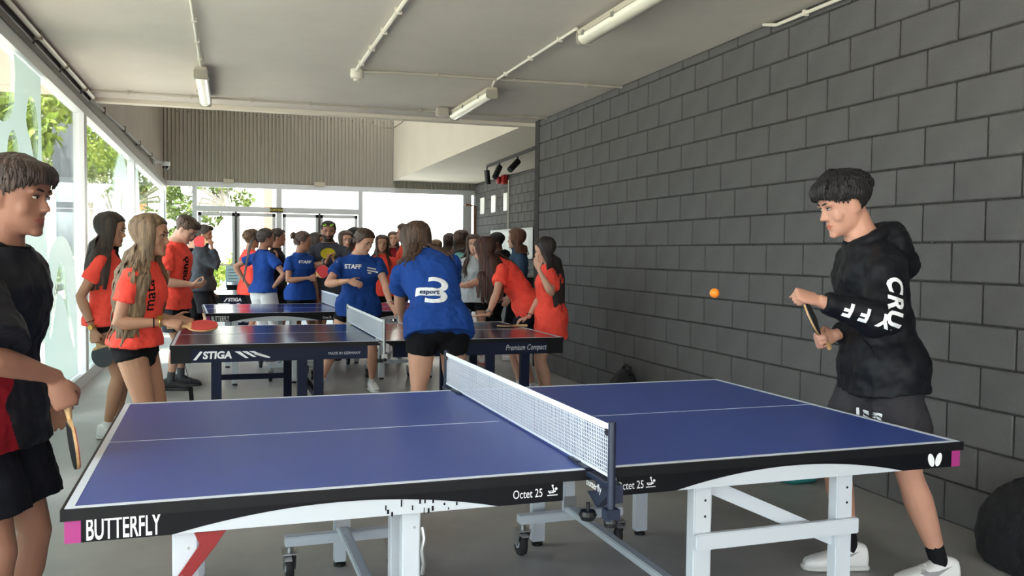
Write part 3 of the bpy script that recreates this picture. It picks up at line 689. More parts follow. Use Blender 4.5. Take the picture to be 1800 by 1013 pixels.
# flying ball
me = bpy.data.meshes.new('ball'); bm = bmesh.new(); bmesh.ops.create_uvsphere(bm, u_segments=24, v_segments=16, radius=.02); bm.to_mesh(me); bm.free()
me.polygons.foreach_set('use_smooth', [True]*len(me.polygons)); me.materials.append(mat('orange_ball', (255, 140, 30), .45))
ball = bpy.data.objects.new('table_tennis_ball', me); COL.objects.link(ball); ball.location = at(1256, 515.5, 3.2); tag(ball, 'orange table tennis ball flying in mid air above the nearest table', 'ball')

# ------------------------------------------------------------------ remesh helper (union of closed pieces into one skin)
def remesh(pieces, vox, smooth=2, disp=0., dscale=.12, seed=0):
    """pieces: list of (verts, faces). Returns one continuous mesh."""
    b = MB()
    for v, f in pieces: b.add(v, f)
    me = bpy.data.meshes.new('tmp'); me.from_pydata(b.v, [], b.f); me.update()
    bm = bmesh.new(); bm.from_mesh(me); bmesh.ops.recalc_face_normals(bm, faces=bm.faces); bm.to_mesh(me); bm.free()
    o = bpy.data.objects.new('tmp', me)
    r = o.modifiers.new('r', 'REMESH'); r.mode = 'VOXEL'; r.voxel_size = vox; r.adaptivity = 0
    if smooth: s = o.modifiers.new('s', 'SMOOTH'); s.factor = .5; s.iterations = smooth
    tx = None
    if disp:
        tx = bpy.data.textures.new('folds', 'CLOUDS'); tx.noise_scale = dscale; tx.noise_depth = 2
        d = o.modifiers.new('d', 'DISPLACE'); d.texture = tx; d.strength = disp; d.mid_level = .5; d.texture_coords = 'GLOBAL'
    m2 = evaluated_mesh(o)
    bpy.data.objects.remove(o); bpy.data.meshes.remove(me)
    if tx: bpy.data.textures.remove(tx)
    m2.polygons.foreach_set('use_smooth', [True]*len(m2.polygons))
    return m2
def obj_from(me, name, ms, parent=None):
    me.name = name
    ix = [0]*len(me.polygons); me.polygons.foreach_get('material_index', ix); me.materials.clear()
    for m_ in (ms if isinstance(ms, (list, tuple)) else [ms]): me.materials.append(m_)
    if max(ix, default=0) < len(me.materials): me.polygons.foreach_set('material_index', ix)
    o = bpy.data.objects.new(name, me); COL.objects.link(o)
    if parent: o.parent = parent
    return o
def loft(rings, n):
    """closed loft through rings (each n points)"""
    vs = [p for r in rings for p in r]; fs = []
    for i in range(len(rings)-1):
        for k in range(n): fs.append((i*n+k, i*n+(k+1) % n, (i+1)*n+(k+1) % n, (i+1)*n+k))
    k0 = len(vs); vs += [np.mean(rings[0], axis=0), np.mean(rings[-1], axis=0)]; e = (len(rings)-1)*n
    for k in range(n): fs += [(k0, (k+1) % n, k), (k0+1, e+k, e+(k+1) % n)]
    return vs, fs
def ellipsoid(c, r, R=None, nu=16, nv=10):
    rings = []
    for i in range(1, nv):
        a = PI*i/nv; rings.append([np.array((r[0]*math.sin(a)*math.cos(2*PI*k/nu), r[1]*math.sin(a)*math.sin(2*PI*k/nu), -r[2]*math.cos(a))) for k in range(nu)])
    v, f = loft(rings, nu); v = np.array(v)
    v[-2] = (0, 0, -r[2]); v[-1] = (0, 0, r[2])
    if R is not None: v = v@np.array(R).T
    return list(v+np.array(c)), f

# ------------------------------------------------------------------ bags along the block wall
def bag(name, loc, rz, dims, m, label, top=.75, strap=None, extra=None):
    t = tag(empty(name, loc, rz), label, 'bag'); L, D, H = dims
    rings = []
    for z, s in [(0, .88), (.06, 1.0), (.3, 1.03), (.55, .96), (.8, top), (.93, top*.72), (1.0, top*.35)]:
        rings.append([np.array((L/2*s*math.copysign(abs(math.cos(a))**.6, math.cos(a)), D/2*s*math.copysign(abs(math.sin(a))**.6, math.sin(a)), z*H)) for a in np.linspace(0, 2*PI, 25)[:-1]])
    o = obj_from(remesh([loft(rings, 24)], .012, 2, .035, .10), 'bag_body', m, t)
    if strap:
        b = MB(); b.tube([(-.10, 0, H*.9), (-.06, -.02, H*1.06), (.04, -.02, H*1.1), (.10, 0, H*.92)], .014, 8); b.build('handle', strap, t, smooth=True)
    b = MB(); pts = [(L/2*.9*math.cos(a), -D/2*1.02*abs(math.sin(a)) if math.sin(a) < 0 else 0, H*(.6+.02*math.sin(3*a))) for a in np.linspace(PI*1.05, PI*1.95, 14)]; b.tube(pts, .007, 6); b.build('zip', m_black, t)
    return t
m_bagk = mat('black_nylon', (20, 22, 27), .6, noise_scale=30, noise_amt=.3, bump=.3, bump_scale=60)
bag('sports_bag', (3.30, 2.82, 0), 1.35, (.60, .30, .40), m_bagk, 'black sports bag on the floor by the wall at the right edge', .7, m_black)
bag('drawstring_bag', (3.27, 4.55, 0), 1.4, (.42, .26, .20), mat('teal_nylon', (30, 112, 112), .6, noise_scale=12, noise_amt=.2), 'teal bag on the floor under the right end of the nearest table', .6, mat('teal_dark', (20, 62, 66), .6))
bag('backpack', (3.33, 7.0, 0), 1.57, (.36, .26, .34), m_bagk, 'black backpack against the block wall, half hidden behind the nearest table', .62, m_black)

# ------------------------------------------------------------------ people
def Rx(a): c, s = math.cos(a), math.sin(a); return np.array([[1, 0, 0], [0, c, -s], [0, s, c]])
def Ry(a): c, s = math.cos(a), math.sin(a); return np.array([[c, 0, s], [0, 1, 0], [-s, 0, c]])
def Rz(a): c, s = math.cos(a), math.sin(a); return np.array([[c, -s, 0], [s, c, 0], [0, 0, 1]])
def unit(v): v = np.array(v, float); return v/(np.linalg.norm(v)+1e-12)
def sstep(x, a, b): t = np.clip((x-a)/(b-a), 0, 1); return t*t*(3-2*t)
D = math.radians
def limb(pts, rad, n=14, flat=None):
    """closed tapered tube through pts; flat = (axis, ratio) squashes the section along an axis"""
    pts = np.array(pts, float); T = np.gradient(pts, axis=0); rings = []
    u = np.array([0, 1., 0]) if abs(unit(T[0])[1]) < .8 else np.array([1., 0, 0])
    for p, t, r in zip(pts, T, rad):
        t = unit(t); x = unit(np.cross(t, u)); u = np.cross(x, t)
        ring = []
        for k in range(n):
            a = 2*PI*k/n; d = r*(math.cos(a)*x+math.sin(a)*u)
            if flat is not None: ax = np.array(flat[0]); d = d-ax*(d@ax)*(1-flat[1])
            ring.append(p+d)
        rings.append(ring)
    return loft(rings, n)
def bone(a, b, prof):
    """points and radii along a bone: prof = [(t, r), ...]"""
    a = np.array(a); b = np.array(b); return [a+(b-a)*t for t, _ in prof], [r for _, r in prof]
def ik(S, T, l1, l2, pole):
    S = np.array(S, float); T = np.array(T, float); d = T-S; L = np.linalg.norm(d); m = (l1+l2)*.998
    if L > m: T = S+d/L*m; L = m; d = T-S
    L = max(L, abs(l1-l2)*1.05); u = unit(d); a = (l1*l1-l2*l2+L*L)/(2*L); h = math.sqrt(max(l1*l1-a*a, 0))
    p = np.array(pole, float); p = p-u*(p@u); p = unit(p)
    return S+u*a+p*h, T
HZ = [0, .05, .12, .20, .30, .40, .50, .58, .70, .80, .90, .96, .995]
HF = [.30, .355, .36, .352, .345, .345, .345, .375, .368, .325, .215, .11, .02]
HB = [-.02, -.02, -.10, -.17, -.24, -.34, -.42, -.455, -.47, -.445, -.35, -.23, -.06]
HW = [.10, .175, .235, .27, .295, .318, .33, .338, .342, .325, .255, .165, .03]
def head_pt(phi, z, fat=1.):
    f, b, w = np.interp(z, HZ, HF), np.interp(z, HZ, HB), np.interp(z, HZ, HW)*fat
    c, s = math.cos(phi), math.sin(phi)
    y = f*math.copysign(abs(c)**.9, c) if c > 0 else -b*math.copysign(abs(c)**.9, c)
    return np.array((w*math.copysign(abs(s)**.85, s), y, z))
def head_pieces(fat, nose=1.):
    n = 28; rings = [[head_pt(2*PI*k/n, z, fat) for k in range(n)] for z in np.r_[np.linspace(0, .9, 22), .94, .97, .995]]
    P = [loft(rings, n)]
    ns = .055
    def nr(z, y, w, d): return [np.array((w*math.sin(a), y-d+d*math.cos(a)*1.0, z)) for a in np.linspace(0, 2*PI, 11)[:-1]]
    P.append(loft([nr(.575, .375, .030, .06), nr(.50, .392, .034, .07), nr(.42, .425+.012*nose, .042, .09), nr(.365, .455+.018*nose, .056, .11), nr(.335, .448+.015*nose, .066, .11), nr(.312, .405, .058, .08)], 10))
    for s in (-1, 1):                                       # ears
        P.append(ellipsoid((s*.352*fat, -.045, .435), (.022, .070, .125), Ry(s*.22)@Rx(-.22)))
        P.append(ellipsoid((s*.325*fat, -.02, .385), (.03, .04, .07)))
    P.append(ellipsoid((0, .30, .045), (.11, .075, .06)))     # chin
    P.append(ellipsoid((0, .335, .228), (.105, .05, .028))); P.append(ellipsoid((0, .33, .175), (.095, .048, .03)))   # lips
    for s in (-1, 1):
        P.append(ellipsoid((s*.13, .325, .575), (.12, .05, .035)))   # brow ridge
        P.append(ellipsoid((s*.175, .215, .36), (.11, .10, .13)))     # cheek
    return P
CURL = dict(relax=(22, 28, 18), grip=(62, 78, 45), flat=(4, 3, 2), fist=(80, 92, 60), pinch=(45, 45, 25), point=(15, 20, 10))
def hand_pieces(W, d, n, side, pose, hl, fat=1.):
    """five-fingered hand: wrist W, pointing d, palm facing n; side +1 right, -1 left"""
    d = unit(d); n = unit(n-d*(n@d)); a = np.cross(d, n)*side; w = .21*hl; P = []; th = .075*hl
    rings = []
    for t, ww, tt in [(-.10, .62, 1.15), (.05, .75, 1.15), (.2, .98, 1.2), (.38, 1.08, 1.1), (.5, 1.0, .95), (.54, .9, .7)]:
        rings.append([W+d*t*hl+a*(w*ww*math.cos(q))+n*(th*tt*math.sin(q)) for q in np.linspace(0, 2*PI, 13)[:-1]])
    P.append(loft(rings, 12))
    cu = CURL[pose]; r = .043*hl*fat; tips = []
    for k, (off, L) in enumerate([(.76, .42), (.26, .47), (-.24, .44), (-.72, .35)]):
        p = W+d*.47*hl+a*off*w; ang = 0; pts = [p-d*.04*hl, p]; m = 1+.08*k
        spread = a*off*.10
        for seg, c in zip((.45, .31, .24), cu):
            ang += D(c*m); v = unit(d*math.cos(ang)+n*math.sin(ang)+spread*math.cos(ang)); pts.append(pts[-1]+v*seg*L*hl)
        rr = r*(1 if k < 3 else .88)
        P.append(limb(pts, [rr*1.05, rr*1.1, rr, rr*.92, rr*.72], 9)); tips.append(pts[-1])
    p = W+d*.14*hl+a*.75*w
    if pose in ('grip', 'fist', 'pinch'): v1 = unit(a*.45+d*.75+n*.55); v2 = unit(-a*.25+d*.75+n*.55)
    else: v1 = unit(a*.75+d*.75+n*.25); v2 = unit(a*.25+d*.9+n*.2)
    q = p+v1*.26*hl; P.append(limb([p-v1*.05*hl, p+v1*.1*hl, q, q+v2*.13*hl, q+v2*.24*hl], [r*1.5, r*1.5, r*1.15, r*1.1, r*.75], 9))
    return P, W+d*.36*hl+n*(.11*hl)
SKIN = {}
def skin(c):
    k = 'skin_%d_%d_%d' % c
    return mat(k, c, .5, spec=.35, noise_scale=8, noise_amt=.06, bump=.04, bump_scale=300)
def hairm(c, c2=None):
    c2 = c2 or tuple(min(255, int(x*1.5+8)) for x in c)
    return mixmat('hair_%d_%d_%d_%d' % (*c, c2[0]), [tuple(int(x*.6) for x in c), c, c2], 60, rough=.42, spec=.4, stretch=(1, 1, .06), bump=.5, bscale=220)
def cloth(name, c, r=.85, **k): return mat(name, c, r, spec=.2, noise_scale=3, noise_amt=.05, bump=.25, bump_scale=14, **k)
m_orange = cloth('fluorescent_coral_cotton', (255, 86, 72)); m_royal = cloth('royal_blue_cotton', (30, 68, 142)); m_blk = cloth('black_cotton', (20, 20, 24)); m_blk2 = cloth('black_sport_fabric', (25, 26, 32), .6)
m_whitec = cloth('white_cotton', (222, 222, 224)); m_grey = cloth('charcoal_cotton', (66, 68, 78)); m_denim = cloth('denim', (62, 86, 112)); m_pinkc = cloth('pink_cotton', (214, 178, 196)); m_wine = cloth('wine_red_cotton', (128, 26, 34)); m_coralred = cloth('red_orange_cotton', (226, 78, 58)); m_dkred = cloth('dark_red_shorts', (150, 26, 34))
m_shoew = mat('white_leather', (226, 226, 224), .5); m_shoek = mat('black_mesh', (34, 35, 38), .7, noise_scale=60, noise_amt=.3); m_solew = mat('white_rubber', (206, 206, 202), .6); m_solek = mat('dark_rubber', (48, 50, 52), .7); m_sockk = cloth('black_sock', (22, 22, 25)); m_sockg = cloth('grey_sock', (84, 86, 90)); m_sockw = cloth('white_sock', (216, 216, 216))
m_eye = mat('eye_white', (176, 166, 156), .3); m_iris = mat('dark_iris', (36, 24, 18), .15); m_gold = mat('gold_metal', (206, 164, 84), .3, metal=.9)

def subdivide(v, f, maxlen):
    me = bpy.data.meshes.new('d'); me.from_pydata([tuple(map(float, p)) for p in v], [], f); bm = bmesh.new(); bm.from_mesh(me)
    bmesh.ops.triangulate(bm, faces=bm.faces)
    for _ in range(5):
        es = [e for e in bm.edges if e.calc_length() > maxlen]
        if not es: break
        bmesh.ops.subdivide_edges(bm, edges=es, cuts=1); bmesh.ops.triangulate(bm, faces=bm.faces)
    bm.to_mesh(me); bm.free()
    V = np.array([p.co for p in me.vertices]); Fc = [tuple(p.vertices) for p in me.polygons]; bpy.data.meshes.remove(me)
    return V, Fc
def decal(vf, c, x, y, target, m, parent, name='lettering', lift=.003, reach=.35):
    """flat print laid on a garment: projected along its normal onto the cloth"""
    v, f = subdivide(*vf, .012); x = unit(x); y = unit(y); n = np.cross(x, y)
    bvh = BVHTree.FromPolygons([p.co for p in target.data.vertices], [tuple(p.vertices) for p in target.data.polygons])
    off = np.array(parent.location) if parent.type == 'EMPTY' else np.array(parent.parent.location)
    out = []; ok = []
    last = None
    for p in v:
        P = np.array(c)-off+p[0]*x+p[1]*y; h = bvh.ray_cast(Vector(P+n*reach), Vector(-n), 2*reach)
        if h[0] is None: out.append(P); ok.append(False); continue
        out.append(np.array(h[0])+n*lift); ok.append(True)
    f = [q for q in f if all(ok[i] for i in q)]
    if not f: return None
    b = MB(); b.add(out, f); return b.build(name, m, parent)

def person(label, loc, yaw, H, fem=False, lean=0, pel=None, side=0, twist=0, drop=0, hip=(0, 0), head=(0, 0, 0), hh=None, rh=None, lh=None, rpole=None, lpole=None,
           rpose='relax', lpose='relax', rpalm=None, lpalm=None, rdir=None, ldir=None, feet=None, hair=None, top=None, bottom=None, shoes=None, tone=(196, 150, 124), vox=.009, fat=1., beard=None,
           extras=(), brow=(40, 28, 22), group=None, legs=True, width=1., face=1.):
    """one figure: body skin is a single remeshed surface; hair and clothes are its children.
    yaw = heading in degrees clockwise from +Y; rh/lh = world wrist targets; feet = world (x, y, heading) right, left"""
    L0 = np.array([loc[0], loc[1], 0.]); root = empty('person', L0); tag(root, label, 'person')
    if group: root['group'] = group
    hh = hh or .14*H; Bz = Rz(-D(yaw)); H = H*.98; hipz = .528*H-drop
    if pel is None: pel = lean*.4
    hc = np.array([0, 0, hipz])+Bz@np.array([hip[0], hip[1], 0])
    def rot(h):
        u = float(sstep(h, 0, .28)); return Bz@Rz(D(twist*u))@Ry(D(side*u))@Rx(-D(pel+(lean-pel)*u))
    hs = np.linspace(0, .345, 24); ps = [hc]
    for a, b_ in zip(hs[:-1], hs[1:]): ps.append(ps[-1]+rot((a+b_)/2)@np.array([0, 0, (b_-a)*H]))
    ps = np.array(ps)
    FRC = {}
    def fr(h):
        if h not in FRC: FRC[h] = fr_(h)
        return FRC[h]
    def fr_(h):
        if h <= 0: return hc+rot(0)@np.array([0, 0, h*H]), rot(0)
        return np.array([np.interp(h, hs, ps[:, i]) for i in range(3)]), rot(h)
    if fem: SEC = [(-.05, .04, .045, 0), (-.025, .086, .062, -.004), (.0, .097, .07, -.006), (.03, .095, .068, -.004), (.085, .073, .052, 0), (.14, .076, .054, .002), (.20, .087, .064, .008), (.24, .090, .060, .004), (.270, .090, .050, -.002), (.292, .074, .042, -.004), (.312, .052, .037, -.004), (.328, .038, .035, -.003), (.345, .032, .033, 0)]
    else: SEC = [(-.05, .04, .045, 0), (-.025, .082, .060, -.002), (.0, .090, .066, -.002), (.04, .088, .064, 0), (.09, .082, .057, 0), (.15, .086, .060, .002), (.21, .096, .065, .004), (.25, .104, .062, .002), (.272, .101, .054, -.002), (.295, .084, .045, -.003), (.314, .06, .040, -.003), (.330, .042, .037, -.002), (.345, .035, .036, 0)]
    SEC = [(h, a*width, b_*width, y) for h, a, b_, y in SEC]
    def torso(h0, h1, ease, n=26, p=.85, hemflare=0, hipmin=0):
        hv = np.array([s[0] for s in SEC]); rings = []
        for h in np.linspace(h0, h1, 22):
            a, b_, y = [np.interp(h, hv, [s[i] for s in SEC]) for i in (1, 2, 3)]
            if hemflare and h < .12: a0 = np.interp(.0, hv, [s[1] for s in SEC]); b0 = np.interp(.0, hv, [s[2] for s in SEC]); w_ = sstep(.12-h, 0, .14); a = a+(max(a, a0)-a)*w_*hemflare; b_ = b_+(max(b_, b0)-b_)*w_*hemflare
            e = ease*(1 if h < .27 else max(0.55, 1-(h-.27)/.08)); P, R = fr(h)
            if hipmin: w2 = float(sstep(.085-h, 0, .07)); a = max(a, (1-w2)*a+w2*((.101 if fem else .104)*width)); e += w2*hipmin
            rings.append([P+R@np.array([(a*H+e)*math.copysign(abs(math.cos(q))**p, math.cos(q)), y*H+(b_*H+e)*math.copysign(abs(math.sin(q))**p, math.sin(q)), 0]) for q in np.linspace(0, 2*PI, n+1)[:-1]])
        return loft(rings, n)
    pc = [torso(-.05, .345, 0)]
    # head
    nb, Rc = fr(.335); hy, hp, hr = head
    Rh = Bz@Rz(-D(hy))@Rx(-D(hp))@Ry(D(hr))
    up = unit(.45*Rc[:, 2]+.55*Rh[:, 2]); piv = nb+up*.044*H+.3*(Rc[:, 1])*.01*H
    O = piv-Rh@np.array([0, -.12, .24])*hh
    HT = lambda p: O+Rh@(np.array(p)*hh)
    for v, f in head_pieces(fat, face): pc.append(([HT(p) for p in v], f))
    nr = .033*H*(.92 if fem else 1.05)
    pc.append(limb([fr(.31)[0], fr(.335)[0], nb*.4+piv*.6, piv, piv+(HT((0, -.05, .5))-piv)*.4], [nr*1.25, nr*1.1, nr, nr*.98, nr*.9], 14))
    # arms
    sw = (.092 if fem else .104)*H*width; ua, fa, hl = .172*H, .148*H, .106*H; ra = (.0235 if fem else .0265)*H*(.5+.5*width)
    J = {}
    for nm, s, tgt, pole, pose, palm, hd in (('r', 1, rh, rpole, rpose, rpalm, rdir), ('l', -1, lh, lpole, lpose, lpalm, ldir)):
        P, R = fr(.268); S = P+R@np.array([s*sw, -.002*H, 0])
        if tgt is None: T = S+Bz@np.array([s*.045*H, .035*H, -(ua+fa)*.985])
        else: T = np.array(tgt, float)-L0
        if pole is None: pole = Bz@np.array([s*.5, -1, -.3])
        E, T = ik(S, T, ua, fa, pole)
        d = unit(T-E) if hd is None else unit(hd)
        if palm is None: palm = Bz@np.array([-s*1., .25, 0])
        p1, r1 = bone(S, E, [(0, ra*1.3), (.15, ra*1.32), (.4, ra*1.1), (.75, ra*.95), (1, ra*.88)]); p2, r2 = bone(E, T, [(.12, ra*.95), (.28, ra*.98), (.6, ra*.78), (.85, ra*.6), (1, ra*.56), (1.06, ra*.55)])
        pc.append(limb(p1+p2, r1+r2, 14)); pc.append(ellipsoid(S, (.028*H*width,)*3)); pc.append(limb([fr(.30)[0]+R@np.array([s*.02*H, -.006*H, 0]), S], [.03*H, .024*H], 12))
        hp_, grip = hand_pieces(T+d*.01, d, np.array(palm, float), s, pose, hl, 1.0 if vox < .008 else 1.15); pc += hp_
        J[nm] = dict(S=S, E=E, T=T, d=d, grip=grip+L0, palm=unit(palm))
    # legs
    if feet is None: feet = [tuple(L0[:2]+(Bz@np.array([s*.06*H, 0, 0]))[:2])+(yaw+s*8,) for s in (1, -1)]
    LG = []
    P, R = fr(-.005)
    for s, (fx, fy, fh) in zip((1, -1), feet):
        hj = P+R@np.array([s*.052*H*width, 0, 0]); A = np.array([fx-L0[0], fy-L0[1], .048*H])
        fd = np.array([math.sin(D(fh)), math.cos(D(fh)), 0]); K, A2 = ik(hj, A, .247*H, .242*H, fd+.0*R[:, 1])
        lw = width*(1.0 if fem else .95)
        p1, r1 = bone(hj, K, [(-.08, .05*H*lw), (.08, .053*H*lw), (.35, .047*H*lw), (.7, .038*H*lw), (.92, .032*H), (1, .031*H)]); p2, r2 = bone(K, A2, [(.1, .031*H), (.28, .034*H), (.45, .031*H), (.75, .022*H), (.92, .0185*H), (1.0, .0185*H)])
        pc.append(limb(p1+p2, r1+r2, 16)); pc.append(limb([A2+np.array([0, 0, .01]), A2+fd*.02*H-np.array([0, 0, .018*H]), A2+fd*.08*H-np.array([0, 0, .03*H])], [.02*H, .022*H, .018*H], 10))
        LG.append((hj, K, A2, fd))
    me = remesh(pc, vox, 2)
    # sculpt eye sockets, mouth line; assign lips / beard
    co = np.empty(len(me.vertices)*3); me.vertices.foreach_get('co', co); co = co.reshape(-1, 3); loc_ = (co-O)@Rh/hh
    def bumpv(c, r, amt, dirn):
        nonlocal co
        g = np.exp(-(((loc_-np.array(c))/np.array(r))**2).sum(1)); co = co+g[:, None]*amt*hh*(Rh@np.array(dirn))
    for s in (-1, 1): bumpv((s*.135, .35, .500), (.07, .12, .04), -.024, (0, 1, 0))
    bumpv((0, .39, .203), (.10, .1, .010), -.018, (0, 1, 0)); bumpv((0, .38, .13), (.08, .1, .025), -.015, (0, 1, 0)); bumpv((0, .4, .27), (.03, .08, .02), -.008, (0, 1, 0))
    me.vertices.foreach_set('co', co.ravel())
    fc = np.empty(len(me.polygons)*3); me.polygons.foreach_get('center', fc); fl_ = (fc.reshape(-1, 3)-O)@Rh/hh
    mi = np.zeros(len(fl_), int)
    mi[(abs(fl_[:, 0]) < .115-abs(fl_[:, 2]-.205)*1.2) & (abs(fl_[:, 2]-.205) < .042) & (fl_[:, 1] > .3)] = 1
    if beard:
        ax = abs(fl_[:, 0]); z = fl_[:, 2]; mi[(z < .34-.25*sstep(-fl_[:, 1], -.2, .1)) & (z > -.06) & (fl_[:, 1] > -.02) & (mi == 0) & ~((z > .26) & (ax < .2) & (z > .285)) & (abs(fl_[:, 1]) < .6) & (ax < .4)] = 4
    me.polygons.foreach_set('material_index', mi.tolist())
    lipc = tuple(int(x) for x in (min(255, tone[0]*.95), tone[1]*.78, tone[2]*.77))
    # eyes and brows are small islands of the same mesh
    b = MB(); k = len(me.vertices)
    for s in (-1, 1):
        y = .330
        v, f = ellipsoid((s*.135, y, .503), (.050, .028, .021), Rz(-s*.25), 12, 8); b.add([HT(p) for p in v], f, 2)
        v, f = ellipsoid((s*.135+.002, y+.020, .503), (.022, .013, .021), None, 10, 6); b.add([HT(p) for p in v], f, 3)
        v, f = ellipsoid((s*.135, y+.008, .524), (.058, .03, .009), Rz(-s*.25)@Ry(s*.08), 10, 6); b.add([HT(p) for p in v], f, 3)
        v, f = limb([(s*.06, .385, .588), (s*.13, .372, .606), (s*.20, .325, .592)], [.012, .016, .008], 8, ((0, 1, 0), .9)); b.add([HT(p) for p in v], f, 4)
    bm = bmesh.new(); bm.from_mesh(me); vv = [bm.verts.new(p) for p in b.v]
    for f, m_ in zip(b.f, b.mi):
        q = bm.faces.new([vv[i] for i in f]); q.material_index = m_; q.smooth = True
    bm.to_mesh(me); bm.free()
    obj_from(me, 'body', [skin(tone), mat('lips_%d_%d_%d' % lipc, lipc, .4), m_eye, m_iris, mat('brow_%d_%d' % brow[:2], beard or brow, .7)], root)
    # shoes and socks
    if shoes and legs:
        for hj, K, A, fd in LG:
            sl = .155*H; rt = np.array([fd[1], -fd[0], 0]); C = np.array([A[0], A[1], 0])
            def ring(y, w, z0, z1, n=14):
                r_ = []
                for q in np.linspace(0, 2*PI, n+1)[:-1]:
                    c, s_ = math.cos(q), math.sin(q); r_.append(C+fd*y*sl+rt*(w*sl*math.copysign(abs(c)**.8, c))+np.array([0, 0, ((z0+z1)/2+(z1-z0)/2*math.copysign(abs(s_)**.8, s_))*sl]))
                return r_
            up_ = [ring(y, w, .05, z) for y, w, z in [(-.27, .10, .30), (-.24, .13, .42), (-.10, .145, .46), (.05, .15, .44), (.20, .165, .36), (.40, .185, .28), (.58, .18, .23), (.72, .13, .19), (.77, .07, .15)]]
            so = [ring(y, w, .0, .10) for y, w in [(-.29, .10), (-.25, .15), (-.08, .165), (.15, .17), (.42, .20), (.60, .195), (.75, .14), (.80, .07)]]
            sh = obj_from(remesh([loft(up_, 14)], max(.006, vox*.8), 2), 'shoe', shoes[0], root); obj_from(remesh([loft(so, 14)], max(.006, vox*.8), 1), 'sole', shoes[1], sh)
            b = MB()
            for q in range(4): z = (.43-.05*q)*sl+.004; y = (.08+.09*q)*sl; b.tube([C+fd*y-rt*.07*sl+np.array([0, 0, z-.012]), C+fd*(y+.005)+np.array([0, 0, z]), C+fd*y+rt*.07*sl+np.array([0, 0, z-.012])], .0035, 6)
            b.build('lace', shoes[3] if len(shoes) > 3 else shoes[1], sh)
            if shoes[2] is not None:
                m_, hgt = shoes[2]; d = K-A; p, r = bone(A-np.array([0, 0, .02]), A+d*hgt, [(0, .0225*H), (.4, .0215*H), (1, .0225*H)]); obj_from(remesh([limb(p, r, 14)], .007, 1), 'sock', m_, root)
    # bottoms
    if bottom:
        kind, bm_, ln = bottom[:3]; ez = bottom[3] if len(bottom) > 3 else .012; PB = [torso(-.045, .07, .010, hemflare=0), ellipsoid(hc+rot(0)@np.array([0, 0, -.035*H]), (.062*H*width, .068*H*width, .040*H), rot(0))]
        for hj, K, A, fd in LG:
            d1 = K-hj
            if ln <= 1: ts = np.linspace(-.1, ln, 8); pts = [hj+d1*t for t in ts]; rr = [np.interp(t, [-.1, .08, .35, .7, 1], [.050*H, .0565*H, .049*H, .041*H, .036*H])*width+ez*(.35+1.4*max(t, 0)) for t in ts]
            else: pts = [hj+d1*t for t in (-.1, .1, .4, .8, 1.)]+[K+(A-K)*t for t in np.linspace(.15, ln-1, 5)]; rr = [x*H*width+ez for x in (.05, .054, .048, .04, .037)]+[.037*H+ez]*5
            PB.append(limb(pts, rr, 18))
        bo = obj_from(remesh(PB, max(vox, .008), 3, .010+ez*.5, .10), kind, bm_, root)
    # top garment
    if top:
        ez = top.get('ease', .016); hem = top.get('hem', -.045); slv = top.get('sleeve', .55)
        PT = [torso(hem, .321, ez, hemflare=top.get('flare', 1.0), hipmin=(.005 if fem else .010)+(bottom[3] if bottom and len(bottom) > 3 else .012)*.5)]
        for nm in 'rl':
            j = J[nm]; S, E, T = j['S'], j['E'], j['T']; d1 = E-S; er = top.get('sease', .012)
            PT.append(ellipsoid(S+fr(.29)[1]@np.array([0, 0, -.002*H]), (.029*H*width+er*.8,)*3))
            PT.append(limb([fr(.292)[0]+fr(.292)[1]@np.array([(1 if nm == 'r' else -1)*.02*H, -.004*H, 0]), S], [.03*H+er*.7, .026*H*width+er*.7], 12))
            if slv <= 1: ts = np.linspace(.0, slv, 7); PT.append(limb([S+d1*t for t in ts], [ra*(1.15+.15*min(1, t*5))+er*(.8+1.2*max(0, t)) for t in ts], 16))
            else: p1, r1 = bone(S, E, [(.0, ra*1.15+er*.8), (.1, ra*1.28+er), (.3, ra*1.2+er), (.8, ra*1.05+er*1.1), (1, ra*1.0+er*1.1)]); p2, r2 = bone(E, T, [(.15, ra*1.05+er), (.5, ra*.85+er), (slv-1.06, ra*.62+er*.9), (slv-1, ra*.58+er*.6)]); PT.append(limb(p1+p2, r1+r2, 16))
        if top.get('hood'):
            P, R = fr(.32); PT.append(ellipsoid(P+R@np.array([0, -.058*H, -.035*H]), (.082*H, .050*H, .062*H), R@Rx(.25))); PT.append(ellipsoid(P+R@np.array([0, -.082*H, -.075*H]), (.05*H, .036*H, .045*H), R))
            PT.append(limb([P+R@np.array([math.sin(q)*.056*H, math.cos(q)*.042*H-.012*H, .000*H+.012*H*(-math.cos(q))]) for q in np.linspace(0, 2*PI, 19)], [.018*H]*19, 10))
        if top.get('collar'): P, R = fr(.332); PT.append(limb([P+R@np.array([math.sin(q)*.044*H, math.cos(q)*.040*H, .008*H]) for q in np.linspace(0, 2*PI, 19)], [.014*H]*19, 10))
        to = obj_from(remesh(PT, max(vox*top.get('v', .95), .0062), 3, top.get('fold', .020), top.get('fs', .09)), top.get('name', 't_shirt'), top['m'], root); J['top'] = to
        if top.get('neck', True) and not top.get('hood'):
            P, R = fr(.321); a_, b0 = [np.interp(.321, [q[0] for q in SEC], [q[i] for q in SEC])*H+ez*.5 for i in (1, 2)]; b = MB(); b.tube([P+R@np.array([math.sin(q)*a_, math.cos(q)*b0-.003*H, .002*H-.003*H*math.cos(q)]) for q in np.linspace(0, 2*PI, 25)], .0065, 6); b.build('neckband', top.get('trim', top['m']), to)
    # hair
    J.update(root=root, O=O, Rh=Rh, hh=hh, HT=lambda p: HT(p)+L0, fr=lambda h: (fr(h)[0]+L0, fr(h)[1]), H=H, L0=L0, Bz=Bz, LG=LG)
    if hair: make_hair(hair, HT, Rh, O, hh, fr, SEC, H, [J['r'], J['l']], root, fat, ra)
